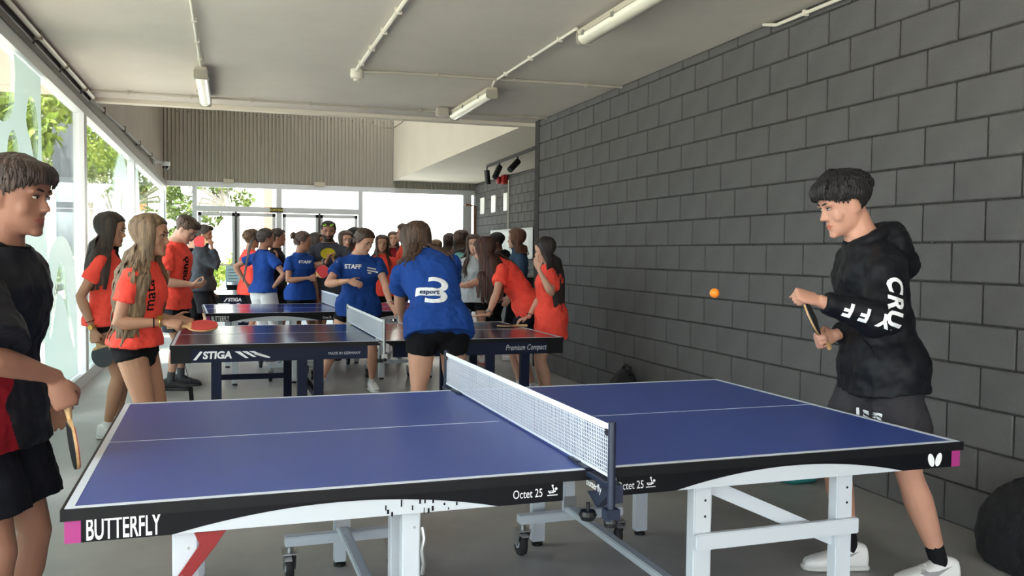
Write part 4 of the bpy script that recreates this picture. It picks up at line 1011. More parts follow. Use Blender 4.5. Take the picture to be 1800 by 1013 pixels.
    for e in extras:
        j = J[e[1]]; Wp = j['T']-unit(j['T']-j['E'])*e[3] if len(e) > 3 else j['T']-unit(j['T']-j['E'])*.02; ax = unit(j['T']-j['E']); u = unit(np.cross(ax, [0, 0, 1.]) if abs(ax[2]) < .9 else np.cross(ax, [0, 1., 0])); w_ = np.cross(ax, u); r = ra*.66
        b = MB(); b.tube([Wp+r*1.12*(math.cos(q)*u+math.sin(q)*w_) for q in np.linspace(0, 2*PI, 19)], .006 if e[0] == 'watch' else .0035, 8)
        if e[0] == 'watch': out = -j['palm']; out = unit(out-ax*(out@ax)); b.prism([(.017*math.cos(q), .017*math.sin(q)) for q in np.linspace(0, 2*PI, 15)[:-1]], Wp+out*r*1.15, ax, np.cross(out, ax), .010)
        b.build('wristwatch' if e[0] == 'watch' else 'bracelet', e[2], root, smooth=True)
    return J

def make_hair(spec, HT, Rh, O, hh, fr, SEC, H, arms, root, fat, ra):
    """scalp cap plus combed locks that fall by gravity and rest on head, shoulders and back"""
    style = spec['style']; m = spec['m']; rng = np.random.default_rng(spec.get('seed', 1)); th = spec.get('thick', .055)
    fz = spec.get('front', .80); side = spec.get('side', .46); nape = spec.get('nape', .2)
    cen = np.array((0, -.05, .52)); NP, NZ = 60, 30
    def zh(ph):
        a = abs((ph+PI) % (2*PI)-PI); return np.interp(math.degrees(a), [0, 22, 38, 52, 64, 80, 98, 118, 150, 180], [fz, fz-.008, fz-.04, min(fz-.06, .72), min(fz-.12, .60), side, side+.02, .32, nape+.02, nape])
    rings = []
    for z in np.r_[np.linspace(.06, .9, 24), .93, .955, .975, .99]:
        r_ = []
        for k in range(NP):
            ph = 2*PI*k/NP; p = head_pt(ph, z, fat); d = p-cen; n = unit(d)
            mk = float(sstep(z-zh(ph), -.015, .035)); fade = 1-spec.get('fade', 0)*float(sstep(.62-z, 0, .2))
            t = th*fade*(.75+.45*float(sstep(z, .6, .95)))*(1+.22*noise.noise(Vector((math.cos(ph)*5, math.sin(ph)*5, z*2.2+spec.get('seed', 1)*3.1))))
            t += spec.get('lift', 0)*math.exp(-((ph+PI) % (2*PI)-PI)**2/.5)*float(sstep(z, fz-.05, fz+.12))
            r_.append(HT(p+n*(t*mk-.045*(1-mk))))
        rings.append(r_)
    v, f = loft(rings, NP); v[-1] = HT((0, -.06, 1.0+th*1.15))
    b = MB(); b.add(v, f)
    down = np.array([0, 0, -1.])
    hsv = np.array([s[0] for s in SEC])
    TF = [(h,)+tuple(fr(h))+tuple(np.interp(h, hsv, [s[i] for s in SEC])*H for i in (1, 2, 3)) for h in np.linspace(.02, .335, 16)]
    TP = np.array([t[1] for t in TF]); TZ = np.array([t[2][:, 2] for t in TF]); F3 = fr(.3)
    def push(p, rad, armc=True):
        q = (p-O)@Rh/hh; e = (q-np.array((0, -.05, .52)))/np.array((.345*fat+rad/hh, .43+rad/hh, .50+rad/hh)); L = np.linalg.norm(e)
        if L < 1 and q[2] > .12: q = np.array((0, -.05, .52))+e/L*np.array((.345*fat+rad/hh, .43+rad/hh, .50+rad/hh)); p = O+Rh@(q*hh)
        zz = np.abs(((p-TP)*TZ).sum(1)); k = int(zz.argmin())
        if zz[k] < .03*H:
            h, P, R, a, b_, y = TF[k]; l = (p-P)@R; a = a+rad+.022; b_ = b_+rad+.022; u = np.array((l[0]/a, (l[1]-y)/b_)); L = math.hypot(u[0], u[1])
            if L < 1:
                u = u/max(L, .05); l = np.array((u[0]*a, y+u[1]*b_, l[2])); p = P+R@l
        for j in (arms if armc else ()):
            S, E = j['S'], j['E']; t = np.clip((p-S)@(E-S)/((E-S)@(E-S)), 0, 1); c = S+(E-S)*t; dd = p-c; L = np.linalg.norm(dd); rr = ra*1.35+rad+.014
            if L < rr: p = c+dd/max(L, 1e-6)*rr
        return p
    def lock(path, w, tk, tip=.25):
        path = np.array(path); n = len(path); T = np.gradient(path, axis=0); hcen = O+Rh@(cen*hh); vs = []; fs = []
        for i in range(n):
            t = unit(T[i]); out = path[i]-hcen; out[2] *= .3; out = unit(out-t*(out@t)); x = np.cross(t, out); s = 1-(1-tip)*(i/(n-1))**2.2
            if i == 0: s *= .7
            for q in range(6): a = 2*PI*q/6; vs.append(path[i]+x*w*s*math.cos(a)+out*tk*s*math.sin(a))
        for i in range(n-1):
            for q in range(6): fs.append((i*6+q, i*6+(q+1) % 6, (i+1)*6+(q+1) % 6, (i+1)*6+q))
        fs += [tuple(range(6)), tuple(range((n-1)*6, n*6))[::-1]]; b.add(vs, fs)
    def fall(p, d, L, wave, ph, rad, ds=.028, stiff=.62, sway=None, gat=None, armc=True):
        pts = []; l = 0; g = down if sway is None else unit(down+np.array(sway))
        while l < L:
            d = unit(d*stiff+g*(1-stiff)); s = np.cross(d, [0.3, .7, .1]); p = p+d*ds+(gat(p, l) if gat else 0); q = push(p, rad, armc); d = unit(d+(q-p)/ds*.35); p = q
            pts.append(p+unit(s)*wave*math.sin(l*38+ph)*min(1, l/.12)); l += ds
        return pts
    if style == 'short':
        for i in range(spec.get('n', 90)):
            ph = rng.uniform(-PI, PI); z0 = .97-rng.uniform(0, .3); z1 = max(z0-rng.uniform(.12, .26), zh(ph)-.03); d0 = th*(1.0 if z1 > .6 else 1-spec.get('fade', 0)*.8); pts = []
            if z0-z1 < .05: continue
            for t in np.linspace(0, 1, 5):
                z = z0+(z1-z0)*t; p = head_pt(ph+.12*t*math.sin(i), z, fat); pts.append(HT(p+unit(p-cen)*(d0*(.85+.35*math.sin(t*PI))+.01*rng.uniform(-1, 1))))
            lock(pts, spec.get('lw', .014), spec.get('lw', .014)*.45, .2)
        for i in range(spec.get('fringe', 0)):
            ph = rng.uniform(-.75, .75); pts = []
            for t in np.linspace(0, 1, 6):
                z = .93-(.93-(fz-.02-rng.uniform(0, .03)))*t; p = head_pt(ph+spec.get('sweep', .25)*t, z, fat); pts.append(HT(p+unit(p-cen)*(th*1.05+.06*math.sin(t*PI)*1.0+.02*t)))
            lock(pts, spec.get('lw', .014), spec.get('lw', .014)*.45, .25)
    if style in ('long', 'bob', 'pony', 'bun'):
        L = spec.get('length', .35); wv = spec.get('wave', 0.); N = spec.get('n', 96); lo = spec.get('open', 58)
        if style in ('long', 'bob'):
            for i in range(N):
                ph = math.radians(lo+(360-2*lo)*((i+.5)/N))+rng.uniform(-.05, .05); a = abs((ph+PI) % (2*PI)-PI); lay = rng.uniform(0, 1); pts = []; back = a > math.radians(spec.get('split', 78)); sx = math.copysign(1, math.sin(ph))
                def gat(p, l, back=back, sx=sx, a=a):
                    q = (p-F3[0])@F3[1]; tx = sx*spec.get('gx', .075)*(1.6*math.sin(a)+.15) if back else sx*(.05+.06*(math.degrees(a)-lo)/30); ty = (-.03-.055*a/PI) if back else .07; g_ = spec.get('gather', .07)
                    return F3[1]@np.array(((tx-q[0])*g_, min(0, (ty-q[1])*g_*1.6) if back else max(0, (ty-q[1])*g_*.8), 0))
                ze = .30+.18*(1-a/PI)
                for z in np.linspace(.975, ze, 8):
                    p = head_pt(ph, z, fat); pts.append(HT(p+unit(p-cen)*(th*(.9+.35*lay))))
                d = unit(pts[-1]-pts[-2]); pts += fall(pts[-1], d, L*rng.uniform(.85, 1.08), wv, rng.uniform(0, 6), .006+.016*lay, sway=spec.get('sway'), gat=gat if spec.get('gather', .07) else None, armc=not back)
                lock(pts, spec.get('w', .021), .008, .35)
        else:
            for i in range(34):
                ph = rng.uniform(-PI, PI); pts = []; tie = np.array(spec.get('tie', (0, -.52, .66))); p0 = head_pt(ph, max(zh(ph)+.03, .35), fat); p0 = p0+unit(p0-cen)*th*.8
                for t in np.linspace(0, 1, 7):
                    q = p0*(1-t)+tie*t; e = (q-cen)/np.array((.345+th, .44+th, .49+th)); l = np.linalg.norm(e); q = cen+(q-cen)/max(l, .01)*1.0 if t < .9 else q; pts.append(HT(q))
                lock(pts, .012, .005, .6)
            if style == 'pony':
                for i in range(22):
                    tie = np.array(spec.get('tie', (0, -.52, .66))); p = HT(tie+np.array((rng.uniform(-.06, .06), 0, rng.uniform(-.05, .05)))); d = Rh@np.array((rng.uniform(-.3, .3), -1, .15)); lock([p]+fall(p, d, L*rng.uniform(.8, 1.05), wv, rng.uniform(0, 6), .004+.02*rng.uniform(), sway=spec.get('sway')), .013, .009)
            else:
                c = HT(np.array(spec.get('tie', (0, -.58, .74)))); v, f = ellipsoid(c, (.042, .042, .038), Rh, 16, 10); b.add(v, f)
                for i in range(10): a = i*.63; lock([c+Rh@np.array((.042*math.cos(a+t), -.012+.02*math.sin(i), .040*math.sin(a+t))) for t in np.linspace(0, 2.4, 7)], .010, .006, .5)
    o = b.build('hair', m, root, smooth=True)
    return o

# ------------------------------------------------------------------ bats
def bat(c, ax, nrm, label, front=(188, 34, 38), back=(26, 27, 32), group='table tennis bats', s=1.):
    """c = middle of the handle grip, ax = from handle to blade, nrm = way the 'front' rubber faces"""
    ax = unit(ax); nrm = unit(np.array(nrm, float)-ax*(np.array(nrm, float)@ax)); x = np.cross(ax, nrm)
    t = tag(empty('table_tennis_bat', c), label, 'bat', group)
    R = np.c_[x, ax, nrm]
    def out(k): return [(k*.076*math.copysign(abs(math.cos(a))**.92, math.cos(a)), .05+.080+k*.080*math.sin(a)) for a in np.linspace(0, 2*PI, 33)[:-1]]
    def pr(poly, z, d, m_, nm):
        b = MB(); b.prism([(p[0]*s, p[1]*s) for p in poly], R@np.array((0, 0, z)), R[:, 0], R[:, 1], d); return b.build(nm, m_, t, smooth=False)
    pr(out(1.0), -.0035, .007, m_wood, 'blade')
    rub = [p for p in out(.985) if p[1] > .068]
    pr(rub, .0035, .0035, mat('rubber_%d_%d' % front[:2], front, .5), 'front_rubber'); pr(rub, -.007, .0035, mat('rubber_%d_%d' % back[:2], back, .5), 'back_rubber')
    b = MB(); rings = []
    for y, w, d in [(-.05, .016, .012), (-.03, .0145, .0115), (.0, .013, .011), (.03, .0135, .010), (.05, .018, .008), (.066, .022, .005)]:
        rings.append([R@np.array((w*math.cos(a), y, d*math.sin(a))) for a in np.linspace(0, 2*PI, 13)[:-1]])
    b.add(*loft(rings, 12)); b.build('handle', m_wood, t, smooth=True)
    return t

# ------------------------------------------------------------------ the people in the hall
HDK, HBR, HLB, HBK = hairm((54, 40, 33)), hairm((72, 52, 40)), hairm((116, 92, 68), (150, 124, 92)), hairm((24, 21, 21), (44, 40, 40)); HRD = hairm((70, 42, 34), (104, 66, 50)); HCB = hairm((98, 62, 42), (140, 92, 62))
IR = np.array((.951, -.309, 0)); TOC = np.array((-.309, -.951, 0)); UP = np.array((0, 0, 1.))     # image right, towards the camera, up
def xy(px, py, Y): p = at(px, py, Y); return (float(p[0]), float(p[1]))
def fl0(px, py):
    v = (px-900)/F*CR-(py-506.5)/F*CU+CD; p = np.array([0, 0, CH])+v*(-CH/v[2]); return float(p[0]), float(p[1])
white_shoes = (m_shoew, m_solew, (m_sockw, .14)); black_shoes = (m_shoek, m_solek, (m_sockg, .3))
TAN, FAIR, OLIVE, BROWN = (168, 120, 96), (206, 160, 138), (180, 134, 108), (100, 70, 54)
def recolor(o, fn, mats):
    """give whole panels of a garment their own fabric: fn(local centre) -> material slot"""
    for m_ in mats: o.data.materials.append(m_)
    n = len(o.data.polygons); c = np.empty(n*3); o.data.polygons.foreach_get('center', c); c = c.reshape(-1, 3)
    o.data.polygons.foreach_set('material_index', np.asarray(fn(c), int).tolist())

# boy at the left edge, right bat hand low
J = person('boy in a black and red jersey at the left edge of the photo', xy(-27, 620, 3.0), 106, 1.642, vox=.006, tone=(150, 106, 86), lean=8, head=(4, 6, 0), rh=at(95, 662, 2.86), rpole=(-.15, -.8, -.35), rpose='grip', rpalm=(-.3, .95, .1),
           rdir=(.35, .05, -.95), lh=at(70, 690, 3.3), hair=dict(style='short', m=HDK, front=.70, nape=.30, side=.50, fringe=70, thick=.052, fade=.45, sweep=.1, n=420, lw=.0065, seed=3),
           top=dict(m=m_blk2, ease=.028, sease=.034, sleeve=.92, hem=-.055, name='jersey', fold=.03, trim=m_blk), bottom=('shorts', cloth('navy_black_shorts', (14, 15, 24)), .74, .034), shoes=(m_shoew, m_solew, (m_sockk, .2)))
B_ = J['Bz']
def pan(c):
    l = c@B_; r = np.zeros(len(c), int); r[(l[:, 0] > .02) & (np.abs(l[:, 1]-.085+.10*(c[:, 2]-1.0)) < .036) & (c[:, 2] < 1.16)] = 1; return r
recolor(J['top'], pan, [cloth('red_side_panel', (118, 14, 26))])
bat(J['r']['grip']+np.array((.01, 0, -.01)), (.12, .03, -1), (.96, .26, 0), 'bat held edge-on and pointing down by the boy at the left edge', front=(150, 60, 50))

# tall boy at the right in a hooded black jacket
hx = xy(1550, 690, 2.97)
J = person('boy in a black hooded jacket playing at the right end of the nearest table', hx, 288, 1.745, vox=.0058, tone=(196, 146, 124), lean=15, pel=5, head=(-4, 18, 0), fat=.97, lh=at(1446, 531, 2.74), lpole=TOC*.25+IR*.8-UP*.7, lpose='fist', lpalm=(.0, .6, -.8),
           rh=at(1472, 588, 3.10), rpole=IR*.9-UP*.5, rpose='grip', rpalm=(-.35, -.9, .0), feet=[(2.56, 3.10, 286), (2.80, 2.84, 280)], drop=.015,
           hair=dict(style='short', m=HBK, front=.70, nape=.34, side=.54, fringe=80, thick=.085, fade=.85, lift=.05, sweep=.12, n=420, lw=.0068, seed=5),
           top=dict(m=cloth('black_softshell', (17, 19, 24), .55), ease=.024, sease=.022, sleeve=1.98, hem=-.05, name='jacket', hood=True, fold=.034, fs=.11), bottom=('shorts', cloth('dark_grey_shorts', (52, 50, 54), .7), .80, .034), shoes=(m_shoew, m_solew, (m_sockk, .24)))
g = J['r']['grip']; bat(g, unit(at(1426, 556, 3.06)-g), (-.85, .42, .0), 'dark bat held in front by the boy in the hooded jacket', front=(34, 36, 42), back=(38, 40, 46))
jk = J['top']; S_, E_, T_ = [J['l'][k]+J['L0'] for k in 'SET']
da = unit(E_-S_); df = unit(T_-E_); nz = TOC
for ch, t, bone_ in [('C', .40, 0), ('R', .68, 0), ('U', .93, 0), ('Y', .14, 1), ('F', .42, 1), ('F', .66, 1)]:
    d_ = da if bone_ == 0 else df; p0 = S_+(E_-S_)*t if bone_ == 0 else E_+(T_-E_)*t
    rd = unit(d_-nz*(d_@nz)); decal(text_mesh(ch, .088 if bone_ == 0 else .070, bold=.003), p0, rd, np.cross(nz, rd), jk, m_print, jk)
P_, R_ = J['fr'](.10); b = MB(); zc_ = P_+R_@np.array((-.13, .05, 0))
pts = [np.array(at(x, y, 2.80)) for x, y in [(1530, 573), (1538, 598), (1546, 622), (1551, 634)]]; bv = BVHTree.FromPolygons([v.co for v in jk.data.vertices], [tuple(p.vertices) for p in jk.data.polygons]); q = []
for p in pts:
    h = bv.ray_cast(Vector(p+TOC*.4-J['L0']), Vector(-TOC), 1.); q.append(np.array(h[0])+TOC*.002 if h[0] else p-J['L0'])
b.tube(q, .0035, 6); b.build('pocket_zip', mat('zip_black', (8, 8, 10), .3), jk)
sh_ = [o for o in J['root'].children if o.name.startswith('shorts')][0]
decal(text_mesh('LS', .055, bold=.003), at(1540, 738, 2.85), IR, UP, sh_, m_print, sh_)

def tick(J, k, m_, nrm):
    """curved side mark on a shoe"""
    sh = [o for o in J['root'].children if o.name.startswith('shoe')][k]; hj, K, A, fd = J['LG'][k]; c = J['L0']+A+fd*.055; c[2] = .062; sx = math.copysign(1, fd@np.cross(UP, nrm))
    P = [(-.075, .035), (-.055, .004), (-.02, -.012), (.02, -.006), (.085, .030), (.02, .012), (-.02, .010), (-.045, .02)]
    xr_ = np.cross(UP, nrm); decal((np.array([(-sx*a, b_, 0) for a, b_ in P]), [tuple(range(len(P)))] if sx < 0 else [tuple(range(len(P)))[::-1]]), c, xr_, UP, sh, m_, sh, 'side_mark', .002, .2)
m_mark = mat('grey_mark', (150, 150, 152), .5)
tick(J, 0, m_mark, TOC); tick(J, 1, m_mark, TOC)

# two girls at the left by the glass wall
J = person('girl with dark hair and a black bat, in a coral T-shirt nearest the glass wall', xy(186, 590, 6.8), 92, 1.618, fem=True, vox=.008, tone=OLIVE, rh=at(164, 578, 6.62), rpole=(-1, -.2, -.2), rpose='grip', rpalm=(.3, .9, 0), rdir=(.15, -.1, -1), head=(10, 8, 0),
           feet=[xy(188, 745, 6.78)+(95,), xy(205, 745, 7.0)+(85,)], hair=dict(style='long', m=HDK, length=.36, split=40, open=66, seed=4, gather=.03, gx=.09), top=dict(m=m_orange, ease=.020, hem=-.012, fold=.026), bottom=('shorts', m_blk, .14, .006), shoes=white_shoes,
           extras=[('watch', 'r', m_gold, .015), ('band', 'r', m_wine, .055)])
g = J['r']['grip']; bat(g, unit(at(177, 637, 6.6)-at(167, 610, 6.6)), TOC, 'black faced bat hanging from the hand of the girl by the glass wall', front=(38, 42, 50), back=(150, 36, 38))
J = person('girl with very long light brown hair in a coral T-shirt holding a red bat', xy(240, 610, 5.2), 106, 1.552, fem=True, vox=.0072, tone=OLIVE, lean=7, head=(2, 3, 0), rh=at(288, 567, 5.02), rpole=(-.8, -.2, -.7), rpose='grip', rpalm=(.2, .5, -.8), rdir=(.95, -.3, -.12),
           lh=at(300, 560, 5.42), lpole=(-.5, .5, -.8), hair=dict(style='long', m=HLB, length=.50, wave=.009, open=72, split=40, n=130, seed=2, gx=.09, gather=.025), top=dict(m=m_orange, ease=.022, hem=.018, fold=.03), bottom=('shorts', m_blk, .10, .007), shoes=white_shoes,
           feet=[xy(236, 750, 5.12)+(104,), xy(262, 750, 5.32)+(110,)], extras=[('watch', 'r', m_gold, .02), ('band', 'r', m_blk, .05)])
g = J['r']['grip']; bat(g, unit(at(345, 576, 5.0)-at(306, 577, 5.0)), (-.1, -.28, .95), 'red bat held flat over the navy table by the long haired girl', front=(196, 52, 50), back=(30, 30, 34))
nf = unit(TOC*.75+IR*.65); decal(text_mesh('matà', .088, bold=.001), at(266, 520, 5.05), UP, np.cross(nf, UP), J['top'], m_blk, J['top'])

# boy in coral with a phone, boys behind him
J = person('boy in a coral T-shirt looking down at a phone', xy(302, 560, 9.0), 106, 1.716, vox=.0085, tone=FAIR, lean=7, head=(4, 34, 0), width=1.12, rh=at(337, 500, 8.82), rpose='pinch', rpalm=(.1, .3, .9), rdir=(.9, -.2, .1), rpole=(-.6, -.2, -.8), lh=at(338, 505, 9.15), lpose='relax', lpalm=(0, -.2, .9), ldir=(.9, -.4, .1), lpole=(-.6, .4, -.8),
           feet=[xy(298, 672, 9.0)+(105,), xy(318, 660, 9.3)+(110,)], hair=dict(style='short', m=HBR, front=.74, nape=.30, side=.5, thick=.05, fade=.5, fringe=10, seed=8), top=dict(m=m_orange, ease=.026, sleeve=.62, hem=-.055, fold=.03), bottom=('shorts', m_blk, .72, .03), shoes=black_shoes)
nf = unit(TOC*.6+IR*.8); decal(text_mesh('imanò', .12, bold=.003), at(329, 478, 8.85), UP, np.cross(nf, UP), J['top'], m_blk, J['top'])
so = [o for o in J['root'].children if o.name.startswith('shorts')][0]; B_ = J['Bz']
def pan(c):
    l = c@B_; r = np.zeros(len(c), int); k = (l[:, 0] > .06) & (np.abs(l[:, 1]) < .07); r[k] = 2; r[k & (np.abs(c[:, 2]-.70+l[:, 1]*.5) < .035)] = 1; return r
recolor(so, pan, [m_whitec, m_grey])
g = J['r']['grip']; b = MB(); b.box((0, 0, 0), (.07, .145, .009)); ph_ = b.build('phone', m_black, bevel=.003); ph_.location = g+np.array((.05, .02, .02)); ph_.rotation_euler = (D(25), 0, D(-100)); tag(ph_, 'dark phone in the hands of the boy in coral', 'phone')
b = MB(); b.box((0, 0, .0052), (.062, .132, .0006)); b.build('screen', mat('phone_screen', (60, 66, 76), .1), ph_)
J = person('boy in a dark grey jacket raising a red bat to his shoulder', xy(356, 520, 12.2), 104, 1.69, vox=.011, tone=OLIVE, head=(0, 0, 0), rh=at(372, 436, 12.05), rpole=IR*.4-UP, rpose='grip', rpalm=(-.7, .2, .3), rdir=(0, 0, 1), hair=dict(style='short', m=HDK, front=.74, nape=.3, thick=.06, fade=.4, fringe=10, n=60, seed=9),
           top=dict(m=cloth('dark_grey_softshell', (58, 62, 68)), ease=.034, sease=.024, sleeve=1.95, hem=-.03, name='jacket', collar=True, fold=.03), bottom=('shorts', m_blk, .8, .034), shoes=white_shoes)
g = J['r']['grip']; bat(g, -IR*.95+UP*.05, TOC, 'red bat held up beside the face of the boy in the grey jacket', front=(200, 36, 38))
person('person in a black jacket half hidden behind the boy with the phone', xy(337, 520, 12.95), 125, 1.60, vox=.012, tone=FAIR, head=(0, 5, 0), hair=dict(style='short', m=HDK, n=50, seed=10), top=dict(m=m_blk, ease=.03, sleeve=1.95, name='jacket', collar=True), bottom=('trousers', m_blk, 1.9, .02), shoes=black_shoes)

# group round the far tables, left
person('curly haired person in coral behind the girl with the long dark ponytail', xy(440, 520, 12.1), 70, 1.63, vox=.012, tone=OLIVE, hair=dict(style='short', m=hairm((84, 60, 40)), thick=.10, n=140, seed=11), top=dict(m=m_orange, ease=.024), bottom=('shorts', m_blk, .7, .02), shoes=white_shoes)
J = person('girl in a blue T-shirt and white trousers with a long dark ponytail', xy(463, 520, 11.15), 52, 1.635, fem=True, vox=.0105, tone=TAN, head=(25, 3, 0), rh=at(479, 507, 11.02), rpole=IR*.6-TOC*-.2-UP*.4, lh=at(432, 497, 11.3), lpole=-IR-UP*.3, hair=dict(style='pony', m=HDK, length=.56, tie=(-.05, -.50, .52), seed=12, sway=(-.16, -.05, 0)), top=dict(m=m_royal, ease=.016, hem=.0, flare=.6), bottom=('trousers', cloth('white_trousers', (214, 214, 214)), 1.92, .020), shoes=white_shoes)
nf = unit(TOC); 
J = person('boy in a black vest and pale shirt lifting a hand, behind the ponytail girl', xy(485, 520, 12.5), 98, 1.67, vox=.012, tone=TAN, rh=at(487, 458, 12.3), rpole=IR*.4-UP, rpose='relax', rdir=(0, 0, 1), rpalm=(-1, 0, 0), hair=dict(style='short', m=HDK, thick=.05, n=50, seed=13), top=dict(m=m_blk, ease=.022, sleeve=.25, name='vest'), bottom=('shorts', m_blk, .75, .03), shoes=white_shoes)
J = person('girl in a blue staff T-shirt with a hair bun, holding a red bat', xy(528, 520, 10.9), 150, 1.60, fem=True, vox=.0095, tone=TAN, head=(-52, 4, 0), width=1.05, rh=at(541, 489, 10.66), rpole=-IR-UP*.5+TOC*.2, rpose='grip', rpalm=(.1, .8, .2), rdir=(.95, -.3, -.1), hair=dict(style='bun', m=HBR, thick=.04, tie=(0, -.55, .76), seed=14), top=dict(m=m_royal, ease=.022, hem=-.04), bottom=('shorts', m_blk, .35, .012), shoes=white_shoes)
decal(text_mesh('STAFF', .045, bold=.002), at(534, 461, 10.75), unit(IR*.95-UP*.05), UP, J['top'], m_print, J['top'])
g = J['r']['grip']; bat(g, unit(IR*.75+UP*.6), TOC, 'red bat held by the girl with the hair bun', front=(196, 32, 38))
person('dark haired girl mostly hidden behind the girl with the bun', xy(553, 520, 12.1), 118, 1.61, fem=True, vox=.012, tone=OLIVE, hair=dict(style='long', m=HDK, length=.2, n=60, seed=15), top=dict(m=m_royal), bottom=('shorts', m_blk, .4, .01), shoes=white_shoes)
J = person('bearded man in a charcoal T-shirt clapping, green sunglasses on his head', xy(577, 520, 11.15), 190, 1.755, vox=.0092, tone=TAN, width=1.12, head=(-4, 12, 0), beard=(34, 25, 22), rh=at(573, 461, 10.86), lh=at(590, 463, 10.86), rpole=-IR-UP*.6, lpole=IR-UP*.6, rpalm=IR, lpalm=-IR, rdir=IR*.45+UP*.8, ldir=-IR*.45+UP*.8, hair=dict(style='short', m=HBK, front=.82, side=.5, thick=.022, nape=.3, n=30, seed=16),
           top=dict(m=m_grey, ease=.024, sleeve=.6, hem=-.05), bottom=('shorts', m_dkred, .82, .03), shoes=black_shoes, extras=[('watch', 'r', m_steel, .02)])
b = MB(); O_, HTf = J['O'], J['HT']; L0 = J['L0']
fr_m = mat('glasses_frame', (22, 24, 22), .4); ln_m = mat('green_mirror_lens', (128, 168, 60), .1, metal=.6)
gl = MB(); gl.tube([HTf((x, y, z))-L0 for x, y, z in [(-.36, -.02, .70), (-.35, .2, .79), (-.22, .38, .84), (0, .42, .855), (.22, .38, .84), (.35, .2, .79), (.36, -.02, .70)]], .005, 6); go = gl.build('sunglasses', fr_m, J['root'])
for s in (-1, 1): v, f = ellipsoid(HTf((s*.16, .39, .845))-L0, (.028, .010, .018), J['Rh']@Rx(.5), 12, 8); e = MB(); e.add(v, f); e.build('lens', ln_m, go, smooth=True)
el = [(.09*math.cos(a), .07*math.sin(a)) for a in np.linspace(0, 2*PI, 24)[:-1]]
decal((np.array([(x, y, 0) for x, y in el]), [tuple(range(len(el)))]), at(573, 446, 10.9), IR, UP, J['top'], cloth('yellow_print_cloth', (186, 168, 40)), J['top'], 'chest_print')
person('girl with a pale face behind the clapping man', xy(606, 520, 11.95), 178, 1.64, fem=True, vox=.0115, tone=FAIR, head=(-8, 4, 0), hair=dict(style='long', m=HBR, length=.25, n=70, seed=17), top=dict(m=m_coralred), bottom=('shorts', m_blk, .4, .01), shoes=white_shoes)
person('tall person with short dark hair behind the staff girl in the middle', xy(626, 520, 12.65), 265, 1.71, vox=.012, tone=TAN, hair=dict(style='short', m=HBK, thick=.05, n=50, seed=18), top=dict(m=m_coralred), bottom=('shorts', m_blk, .7, .02), shoes=white_shoes)

# the staff girl facing us and the one bending over the table
J = person('girl in a blue STAFF T-shirt facing the camera behind the navy table', xy(630, 560, 8.42), 178, 1.598, fem=True, vox=.0078, tone=(210, 160, 136), width=1.2, lean=6, head=(-34, 24, 0), rh=at(611, 494, 8.10), rpole=-IR-UP*.7+TOC*.1, rpose='relax', rpalm=(.2, .6, -.3), rdir=(.9, -.3, -.25), lh=at(688, 540, 8.05), lpole=IR*.6+UP*-.2-TOC*.5, lpose='relax', ldir=(.45, -.4, -.8),
           feet=[(.83, 8.50, 195), (1.33, 8.50, 175)], hip=(0, 0), hair=dict(style='pony', m=HBR, length=.16, thick=.05, tie=(0, -.46, .42), front=.78, seed=19, wave=.01), top=dict(m=m_royal, ease=.022, hem=-.05, fold=.028), bottom=('shorts', m_blk, .36, .010), shoes=white_shoes, extras=[('band', 'l', m_whitec, .02), ('band', 'r', m_gold, .09)])
decal(text_mesh('STAFF', .058, bold=.002), at(621, 469, 8.3), unit(IR+UP*-.02), UP, J['top'], m_print, J['top'])
for k, (x, y, w) in enumerate([(654, 472, .075), (656, 477, .095), (651, 480, .03)]):
    decal((np.array([(-w/2, -.006, 0), (w/2, -.006, 0), (w/2, .006, 0), (-w/2, .006, 0)]), [(0, 1, 2, 3)]), at(x, y, 8.3), unit(IR-UP*.22), unit(UP+IR*.22), J['top'], m_print, J['top'], 'chest_logo')
P_, R_ = J['fr'](.325); b = MB(); cc = P_-J['L0']
b.tube([cc+R_@np.array((.058*math.cos(a), .07+.012*math.sin(a), -.075-.075*math.sin(a)*-1)) for a in np.linspace(PI, 2*PI, 15)], .0018, 5); b.build('necklace', m_steel, J['root'])
J = person('girl with a big white 3 on her blue T-shirt back, bending over a table', xy(770, 600, 5.42), 2, 1.715, fem=True, vox=.0072, tone=(206, 158, 134), width=1.12, lean=46, pel=24, side=-11, head=(-14, 30, 0), lh=at(708, 578, 6.16), lpole=-IR-UP*.2-TOC*-.3, lpose='flat', lpalm=(0, .2, -1), ldir=(.5, .8, -.1), rh=at(775, 570, 6.25), rpole=IR-UP*.3, rpose='flat', rpalm=(0, 0, -1), rdir=(-.2, 1, -.1),
           feet=[xy(800, 800, 5.45)+(8,), xy(742, 800, 5.35)+(-4,)], hair=dict(style='long', m=HBR, length=.20, wave=.012, open=60, split=30, n=130, gx=.085, gather=.05, w=.018, seed=20), top=dict(m=m_royal, ease=.024, hem=-.045, fold=.03, sleeve=.62), bottom=('shorts', m_blk, .40, .008), shoes=white_shoes, extras=[('band', 'l', m_whitec, .0)])
nf = unit(TOC+UP*.55); xr = unit(IR-UP*.06); ur = np.cross(nf, xr)
v3 = text_mesh('3', .285, bold=.002, sx=1.3); decal(v3, at(768, 509, 5.35), xr, ur, J['top'], m_print, J['top'])
decal((np.array([(-.10, -.030, 0), (.06, -.030, 0), (.06, .030, 0), (-.10, .030, 0)]), [(0, 1, 2, 3)]), at(757, 506, 5.35), xr, ur, J['top'], m_print, J['top'], 'print_bar')
decal(text_mesh('esport', .048, bold=.0012), at(754, 506, 5.35), xr, ur, J['top'], cloth('navy_print', (24, 44, 90)), J['top'], lift=.008)

